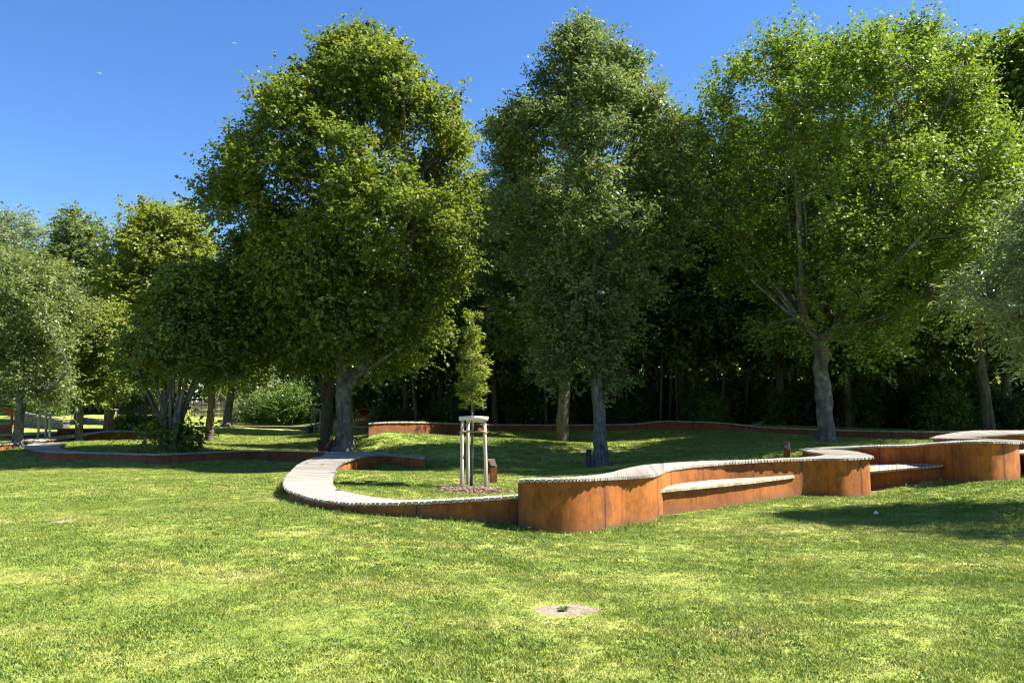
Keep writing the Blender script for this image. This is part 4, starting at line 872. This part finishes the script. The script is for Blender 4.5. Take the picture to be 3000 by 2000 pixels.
# sapling with feathery fronds
def sapling(px, py, d, top, rows, label, leaf, seed, lw, d0=.035, name='sapling'):
    rng = np.random.default_rng(seed); b = on(px, py, d); root = empty(name, b, label=label, cat='sapling', group='staked saplings'); bx = np.array(b)
    t = D(top[0], top[1], d); P = [b - Vector((0, 0, .1)), b.lerp(t, .3) + Vector((.01, 0, 0)), b.lerp(t, .6) + Vector((-.02, 0, 0)), t]
    m = MB(); m.tube(P, [d0, d0*.85, d0*.55, .006], 9, wob=.08); m.build('trunk', M['bark_smooth'], root, smooth=True, origin=tuple(b))
    C = []; O = []; B0 = []
    for (py_, xl, xr, n) in rows:
        for k in range(n):
            x = rng.uniform(xl + (xr-xl)*.15, xr - (xr-xl)*.15); q = D(x, py_ + rng.uniform(-9, 9), d + rng.uniform(-1, 1)*(xr-xl)/FPX*d*.5); ax = b.lerp(t, min(1, max(0, (q.z - .15 - b.z)/(t.z-b.z))))
            C.append(tuple(q)); o = q - ax; O.append((o.x, o.y, .15)); B0.append(tuple(ax))
    C = np.array(C); O = nrm(np.array(O)); B0 = np.array(B0)
    V, F = tube_np(B0, C, np.full(len(C), .007), np.full(len(C), .003)); link('twigs', npmesh('twigs', V - bx, F), M['bark_brown'], root, kind='stuff')
    link('crown', leaf_mesh('crown', rng, C - bx, O, K=5, NL=9, tl=.13, lw=lw, a=1.1, b=.4, u=.15, droop=.25, nb=1.0, spread=.025), M[leaf], root, kind='stuff')
sapling(1380, 1432, 17.0, (1388, 918), [(930,1366,1404,5),(950,1372,1402,2),(978,1358,1412,9),(1000,1364,1410,7),(1022,1354,1414,8),(1052,1350,1440,12),(1080,1346,1430,9),(1105,1344,1436,12),(1130,1340,1424,11),(1158,1344,1430,11),(1182,1350,1412,6)],
        'slim sapling with feathery yellow green fronds tied in the pale pole frame', 'yellow', 201, (.10, .030))
sapling(137, 1286, 40.5, (138, 1120), [(1130,118,165,14),(1150,115,185,22),(1165,120,190,20),(1180,125,175,12)], 'young grey green tree in the weathered pole frame on the left', 'birch', 202, (.13, .07))
sapling(926, 1266, 44, (926, 1215), [(1220,920,932,2)], 'almost leafless young stem inside the grey pole frame on the far lawn', 'bush', 203, (.1, .05))
# mulch
def mulch():
    b = on(1382, 1436, 16.7); rng = random.Random(9); m = MB()
    for i in range(1900):
        r_ = abs(rng.gauss(0, .33)); a = rng.uniform(0, 6.283); x, y = b.x + r_*math.cos(a)*1.15, b.y + r_*math.sin(a)*1.5
        if r_ > 1.0: continue
        hh = .05*math.exp(-r_*r_*2.2); zz = g(x, y) + hh + rng.uniform(0, .025); l, w_, th = rng.uniform(.02, .05), rng.uniform(.008, .018), .006; c, s = math.cos(rng.uniform(0, 6)), math.sin(rng.uniform(0, 6)); tl = rng.uniform(-.5, .5)
        m.box8([(x + c*u*l - s*v*w_, y + s*u*l + c*v*w_, zz + u*tl*l + k) for k in (0, th) for u, v in ((-1, -1), (1, -1), (1, 1), (-1, 1))])
    o = m.build('bark_mulch', M['chip']); tag(o, 'ring of reddish bark mulch round the foot of the staked sapling', 'mulch', kind='stuff')
mulch()
# steel caravan far back
def caravan():
    p = on(1065, 1223, 46.5); root = empty('steel_caravan', p, label='small rusty steel play caravan with arched roof at the edge of the wood', cat='play structure')
    s = 46.5/FPX                     # metres per photo pixel out there
    w_, h0, h1 = 24*s, 18*s, 40*s
    def arch(r): return [(-w_ + 2*w_*t, math.sin(math.pi*min(1, max(0, t)))*0 + h1 + (9*s)*math.sin(math.pi*t)) for t in np.linspace(0, 1, 13)]
    top = arch(0); m = MB(); y0, y1 = .5, 1.6
    for (xa, za), (xb, zb) in zip(top[:-1], top[1:]):
        m.box8([(xa, .1, za-.05), (xb, .1, zb-.05), (xb, y1, zb-.05), (xa, y1, za-.05), (xa, .1, za+.03), (xb, .1, zb+.03), (xb, y1, zb+.03), (xa, y1, za+.03)])
    m.build('arched_roof', M['steel_red_shaded'], root)
    m = MB()
    for (xa, za), (xb, zb) in zip(top[:-1], top[1:]): m.box8([(xa, y1-.04, h0*.5), (xb, y1-.04, h0*.5), (xb, y1-.01, h0*.5), (xa, y1-.01, h0*.5), (xa, y1-.04, za-.06), (xb, y1-.04, zb-.06), (xb, y1-.01, zb-.06), (xa, y1-.01, za-.06)])
    m.build('back_wall', M['steel_red_shaded'], root)
    for x in (-15*s, 19*s, 7*s):
        m = MB(); m.box(x-.06, x+.06, -.06, .06, -.1, (h1-.1) if x != 7*s else h0*.7); m.build('post', M['steel'], root)
    m = MB(); m.box(-24*s, 34*s, -.12, -.07, h0*.5, h0*.5 + .1); m.box(-24*s, 34*s, -.12, -.07, h0*.5+.28, h0*.5+.36)
    for k in range(9): x = -24*s + k*(58*s)/8 - .04; m.box(x, x+.08, -.118, -.072, h0*.5+.1, h0*.5+.28)
    m.build('pierced_beam', M['steel'], root)
    for k in range(8):
        x = -24*s + (k+.5)*(58*s)/8; m = MB(); m.box(x-.05, x+.05, -.10, -.09, h0*.5+.12, h0*.5+.25); m.build('cut_out_figure', M['pane'], root)
    m = MB(); m.box(-20*s, 10*s, -.1, .5, h0*.28, h0*.36); m.build('bench_board', M['steel'], root)
caravan()
# tall steel frame cut by the left border
def frame():
    p = on(10, 1262, 46); root = empty('steel_archway', p, label='rusty red steel frame with scalloped opening cut by the left border', cat='frame structure')
    s = 46/FPX; m = MB(); m.box(19*s, 25*s, -.04, .04, -.1, 74*s); m.build('upright', M['steel'], root)
    m = MB(); xs = np.linspace(-60*s, 19*s, 20)
    for a, b in zip(xs[:-1], xs[1:]):
        za, zb = (74 - 12 - 4*math.sin(a/s*.12) - (6 if a > 10*s else 0))*s, (74 - 12 - 4*math.sin(b/s*.12) - (6 if b > 10*s else 0))*s
        m.box8([(a, -.04, za), (b, -.04, zb), (b, .04, zb), (a, .04, za), (a, -.04, 74*s), (b, -.04, 74*s), (b, .04, 74*s), (a, .04, 74*s)])
    m.build('scalloped_header', M['steel'], root)
    m = MB(); m.box(-60*s, 19*s, -.035, .035, -.1, 26*s); m.build('lower_panel', M['steel_red_shaded'], root)
    m = MB(); m.box(-60*s, 27*s, -.3, .6, 74*s+.004, 77*s); m.build('turf_roof', M['yellow'] if False else M['hedge'], root)
frame()
p = on(908, 1266, 43.5); m = MB(); m.tube([(0, 0, -.05), (0, 0, .02), (0, 0, .36), (0, 0, .40)], [.16, .17, .19, .19], 16)
rt = empty('litter_bin', p, label='small black bin with a grey lid left of the grey pole frame', cat='bin'); m.build('body', M['black'], rt, smooth=False)
m = MB(); m.tube([(0, 0, .405), (0, 0, .44), (0, 0, .47)], [.205, .19, .1], 16); m.build('lid', M['stake_grey'], rt)
# dead branches on the slope
for k, (pts_, lab) in enumerate([([(690,1200,60),(715,1195,60),(735,1193,60)], 'bleached fallen branch right of the paling fence'), ([(640,1204,58),(680,1208,57),(720,1212,57)], 'long fallen branch lying on the slope below the paling fence'), ([(728,1187,61),(735,1196,60),(748,1193,60)], 'crooked pale branch beside the bright bushes')]):
    m = MB(); P = [on(a, b, c) + Vector((0, 0, .08 + (.25 if k == 2 and i == 0 else 0))) for i, (a, b, c) in enumerate(pts_)]; m.tube(P, [.05, .04, .02], 6, wob=.2); m.build('fallen_branch', M['twig'], None, smooth=True, label=lab, cat='branch', group='fallen branches')
P0 = on(2185, 1248, 32.3); m = MB()
for k in range(14):
    a = P0 + Vector((random.uniform(-.2, .3), random.uniform(0, .3), .0)); b = a + Vector((random.uniform(.4, 1.1), random.uniform(.1, .5), random.uniform(.15, .5))); m.tube([a, (a+b)/2 + Vector((0, 0, .06)), b], [.012, .01, .004], 4)
m.build('twig_heap', M['twig'], None, label='little heap of pale dry twigs behind the dipping end of the long bench', cat='twig heap', kind='stuff')
# small things on the lawn
def dandelion(px, py, d, lab):
    p = on(px, py, d); m = MB(); rt = empty('dandelion', p, label=lab, cat='flower', group='dandelions')
    m.tube([(0, 0, 0), (.004, 0, .05)], [.003, .002], 5); m.build('stem', M['grass'], rt)
    m = MB()
    for q in range(12): a = q*.524; m.tube([(.004, 0, .05), (.004+.022*math.cos(a), .022*math.sin(a), .06)], [.003, .006], 4)
    m.build('flower_head', M['yellowpetal'], rt)
def grass_mat():
    m, t, o = mat('grass_blade'); p = pos(t); c = lawn_nodes(t, p)
    c = mix(t, 1.0, c, ramp(t, rnd(t), [(0, (.38, .48, .32)), (.4, (.85, .92, .65)), (.8, (1.3, 1.22, 1.0)), (1, (1.9, 1.6, 1.7))]), 'MULTIPLY')
    pr = N(t, 'ShaderNodeBsdfPrincipled'); t.links.new(c, pr.inputs['Base Color']); pr.inputs['Roughness'].default_value = .55; pr.inputs['Specular IOR Level'].default_value = .25
    tr = N(t, 'ShaderNodeBsdfTranslucent'); t.links.new(c, tr.inputs[0]); mx = N(t, 'ShaderNodeMixShader'); mx.inputs[0].default_value = .28
    t.links.new(pr.outputs[0], mx.inputs[1]); t.links.new(tr.outputs[0], mx.inputs[2]); t.links.new(mx.outputs[0], o.inputs[0]); return m
M['grass'] = grass_mat()
M['clover'] = leaf_mat('clover_leaf', [(0, (.07, .13, .03)), (.6, (.12, .20, .04)), (1, (.22, .28, .08))], .2, None, .6, .2)
dandelion(1549, 1572, 10.9, 'yellow dandelion in the grass before the steel corner')
dandelion(1448, 1588, 10.2, 'small yellow flower in the lawn left of the steel corner')
p = on(2567, 1506, 12.8); m = MB(); m.tube([(-.035, 0, .02), (-.01, 0, .045), (.03, 0, .02)], [.012, .03, .012], 7, wob=.3); o = m.build('white_pebble', M['white'], None, loc=p, label='small white scrap lying in the dappled shade on the right lawn', cat='pebble')
p = on(1650, 1775, 6.5); m = MB(); rt = empty('weed_sprout', p, label='bright green weed sprouting from the bare soil patch', cat='weed')
for k in range(11):
    a = k*.6+.2; l = random.uniform(.04, .075); m.tube([(0, 0, 0), (l*.5*math.cos(a), l*.5*math.sin(a), l*.6), (l*math.cos(a), l*math.sin(a), l*.55)], [.004, .008, .002], 4)
m.build('leaves', M['bush'], rt)
for k, (px, py, lab) in enumerate([(291, 215, 'tiny pale bird low in the left sky'), (685, 127, 'tiny pale bird higher in the sky, left of the maple top')]):
    p = D(px, py, 70); rt = empty('distant_bird', p, .3, label=lab, cat='bird', group='distant birds')
    m = MB(); m.tube([(-.16, 0, .02), (-.05, 0, .01), (.08, 0, 0), (.17, 0, -.03)], [.01, .04, .04, .01], 7); m.build('body', M['white'], rt, smooth=True)
    for sg in (-1, 1):
        m = MB(); m.box8([(-.05, 0, .0), (.06, 0, 0), (.01, sg*.26, .05), (-.05, sg*.26, .05), (-.05, 0, .015), (.06, 0, .015), (.01, sg*.26, .055), (-.05, sg*.26, .055)]); m.build('wing', M['white'], rt)
# fallen leaves on the crescent deck
for k, (px, py) in enumerate([(990,1437),(945,1361),(900,1358),(735,1399)][:3]):
    q = Z(px, py, .503); m = MB(); m.box8([(q.x-.05, q.y-.01, .506), (q.x+.0, q.y-.05, .506), (q.x+.05, q.y+.01, .506), (q.x, q.y+.05, .506), (q.x-.05, q.y-.01, .51), (q.x+.0, q.y-.05, .53), (q.x+.05, q.y+.01, .511), (q.x, q.y+.05, .525)]); m.build('fallen_leaf', M['dead'], None, label=['curled dry leaf on the near inner rim of the crescent deck', 'dry leaf on the far half of the crescent deck', 'dry leaf near the left rim of the crescent deck'][k], cat='leaf', group='leaves on the deck')

def fallen_leaves():
    rng = np.random.default_rng(17); P = []
    for cx, cy, sx, sy, n in ((-5, 26, 4, 4, 500), (3, 24, 4, 3, 420), (8, 23, 4, 3, 260), (-6, 17, 5, 4, 160), (4, 10.5, 6, 3.5, 130), (-2, 8, 5, 2.5, 60)):
        P.append(np.stack([rng.normal(cx, sx, n), rng.normal(cy, sy, n)], 1))
    P = np.vstack(P); P = P[~in_decks(P)]; P = P[P[:, 1] > 5]; z_ = gz(P[:, 0], P[:, 1]) + .035; n = len(P); a = rng.uniform(0, 6.283, n); l = rng.uniform(.022, .045, n); c, s_ = np.cos(a)*l, np.sin(a)*l
    V = np.stack([np.stack([P[:, 0]-c, P[:, 1]-s_, z_], 1), np.stack([P[:, 0]+s_*.6, P[:, 1]-c*.6, z_+rng.uniform(-.01, .015, n)], 1), np.stack([P[:, 0]+c, P[:, 1]+s_, z_+.005], 1), np.stack([P[:, 0]-s_*.6, P[:, 1]+c*.6, z_+rng.uniform(-.01, .015, n)], 1)], 1).reshape(-1, 3)
    me = npmesh('fallen_leaves', V, np.arange(4*n).reshape(-1, 4), np.repeat(rng.uniform(0, 1, n), 4)); o = link('fallen_leaves', me, M['dead']); tag(o, 'sparse dry leaves scattered over the lawn', 'leaves', kind='stuff')
# ------------------------------------------------------------------ grass
def tuft(seed, n, rad, h, w_):
    rng = np.random.default_rng(seed); V = []; F3 = []; r = []
    for i in range(n):
        a, q = rng.uniform(0, 6.283), rad*math.sqrt(rng.uniform()); x, y = q*math.cos(a), q*math.sin(a); hh = h*rng.uniform(.45, 1.15); la, ll = rng.uniform(0, 6.283), hh*rng.uniform(.3, 1.5)
        dx, dy = ll*math.cos(la), ll*math.sin(la); o = rng.uniform(0, 3.14); wx, wy = w_*math.cos(o)*.5, w_*math.sin(o)*.5; b = len(V)
        V += [(x-wx, y-wy, -.01), (x+wx, y+wy, -.01), (x+dx*.4+wx*.8, y+dy*.4+wy*.8, hh*.6), (x+dx*.4-wx*.8, y+dy*.4-wy*.8, hh*.6), (x+dx, y+dy, hh)]
        F3 += [(b, b+1, b+2), (b, b+2, b+3), (b+3, b+2, b+4)]; r += [rng.uniform()**1.3]*5
    return npmesh('grass_tuft', np.array(V), np.array(F3), np.array(r))
def in_decks(P):
    mask = np.zeros(len(P), bool)
    if not DECKS: return mask
    Q = np.array(DECKS); lo = Q.min(1); hi = Q.max(1)
    order = np.argsort(P[:, 0]); Ps = P[order]
    for k in range(len(Q)):
        i0, i1 = np.searchsorted(Ps[:, 0], [lo[k, 0], hi[k, 0]]); s = Ps[i0:i1]
        if not len(s): continue
        m = np.ones(len(s), bool)
        for j in range(4):
            a, b = Q[k, j], Q[k, (j+1) % 4]; m &= ((b[0]-a[0])*(s[:, 1]-a[1]) - (b[1]-a[1])*(s[:, 0]-a[0])) > -.003
        mask[order[i0:i1][m]] = True
    return mask
def grass():
    fallen_leaves()
    rng = np.random.default_rng(99); tm = bpy.data.collections.new('grass_templates')
    for k in range(5):
        me = tuft(300+k, 34, .085, .027, .0045); me.materials.append(M['grass']); o = bpy.data.objects.new('grass_tuft', me); tm.objects.link(o)
    for k in range(2):
        me = tuft(400+k, 20, .07, .018, .014); me.materials.append(M['clover']); o = bpy.data.objects.new('clover_tuft', me); tm.objects.link(o)
    P = []; S = []
    def zone(y0, y1, dens, sc):
        n = int(dens * .72*(y1*y1-y0*y0) * 1.12); Y = np.sqrt(rng.uniform(y0*y0, y1*y1, n)); X = rng.uniform(-1, 1, n)*(.72*Y + .6)
        keep = (wooded(X, Y) < .3); X, Y = X[keep], Y[keep]; b = bare(X, Y); keep = rng.uniform(0, 1, len(X)) > b*.97; X, Y = X[keep], Y[keep]
        P.append(np.stack([X, Y], 1)); S.append(sc*rng.uniform(.65, 1.25, len(X)))
    zone(3.9, 8, 420, 1.0); zone(8, 14, 230, 1.15); zone(14, 24, 90, 1.5); zone(24, 44, 26, 2.2)
    P_ = np.vstack(P); S_ = np.concatenate(S); ok = ~in_decks(P_); P_, S_ = P_[ok], S_[ok]
    # long uncut grass along the foot of the walls
    for L in WALLS:
        if L[:, 1].min() > 24: continue
        n = int(len(L)*9); i = rng.uniform(0, len(L)-1, n); x = np.interp(i, np.arange(len(L)), L[:, 0]); y = np.interp(i, np.arange(len(L)), L[:, 1])
        q = np.stack([x + rng.normal(0, .05, n), y - np.abs(rng.normal(0, .05, n)) - .01], 1); q = q[~in_decks(q)]; P_ = np.vstack([P_, q]); S_ = np.concatenate([S_, rng.uniform(1.2, 2.6, len(q))])
    Zz = gz(P_[:, 0], P_[:, 1]) - .004
    me = bpy.data.meshes.new('grass'); V = np.column_stack([P_, Zz]).astype(np.float32); me.vertices.add(len(V)); me.vertices.foreach_set('co', V.ravel())
    a = me.attributes.new('sc', 'FLOAT', 'POINT'); a.data.foreach_set('value', S_.astype(np.float32))
    a = me.attributes.new('rot', 'FLOAT_VECTOR', 'POINT'); a.data.foreach_set('vector', np.stack([np.zeros(len(V)), np.zeros(len(V)), rng.uniform(0, 6.283, len(V))], 1).astype(np.float32).ravel()); me.update()
    me.materials.append(M['grass'])
    ob = bpy.data.objects.new('lawn_grass', me); COL.objects.link(ob); tag(ob, 'short mown grass over the whole lawn with longer fringes along the steel', 'grass', kind='stuff')
    ng = bpy.data.node_groups.new('grass_scatter', 'GeometryNodeTree'); ng.interface.new_socket('Geometry', in_out='INPUT', socket_type='NodeSocketGeometry'); ng.interface.new_socket('Geometry', in_out='OUTPUT', socket_type='NodeSocketGeometry')
    gi = ng.nodes.new('NodeGroupInput'); go = ng.nodes.new('NodeGroupOutput'); ci = ng.nodes.new('GeometryNodeCollectionInfo'); ci.inputs['Collection'].default_value = tm; ci.inputs['Separate Children'].default_value = True; ci.inputs['Reset Children'].default_value = True
    ip = ng.nodes.new('GeometryNodeInstanceOnPoints'); ip.inputs['Pick Instance'].default_value = True
    ra = ng.nodes.new('GeometryNodeInputNamedAttribute'); ra.data_type = 'FLOAT_VECTOR'; ra.inputs['Name'].default_value = 'rot'
    sa = ng.nodes.new('GeometryNodeInputNamedAttribute'); sa.data_type = 'FLOAT'; sa.inputs['Name'].default_value = 'sc'
    mp = ng.nodes.new('GeometryNodeMeshToPoints')
    ng.links.new(gi.outputs[0], mp.inputs['Mesh']); ng.links.new(mp.outputs[0], ip.inputs['Points']); ng.links.new(ci.outputs[0], ip.inputs['Instance']); ng.links.new(ra.outputs[0], ip.inputs['Rotation']); ng.links.new(sa.outputs[0], ip.inputs['Scale'])
    ng.links.new(ip.outputs[0], go.inputs[0]); md = ob.modifiers.new('scatter', 'NODES'); md.node_group = ng
    print('grass tufts', len(V))
grass()
print('objects', len(SC.objects), 'tris', sum(len(m.loops) - 2*len(m.polygons) for m in bpy.data.meshes))
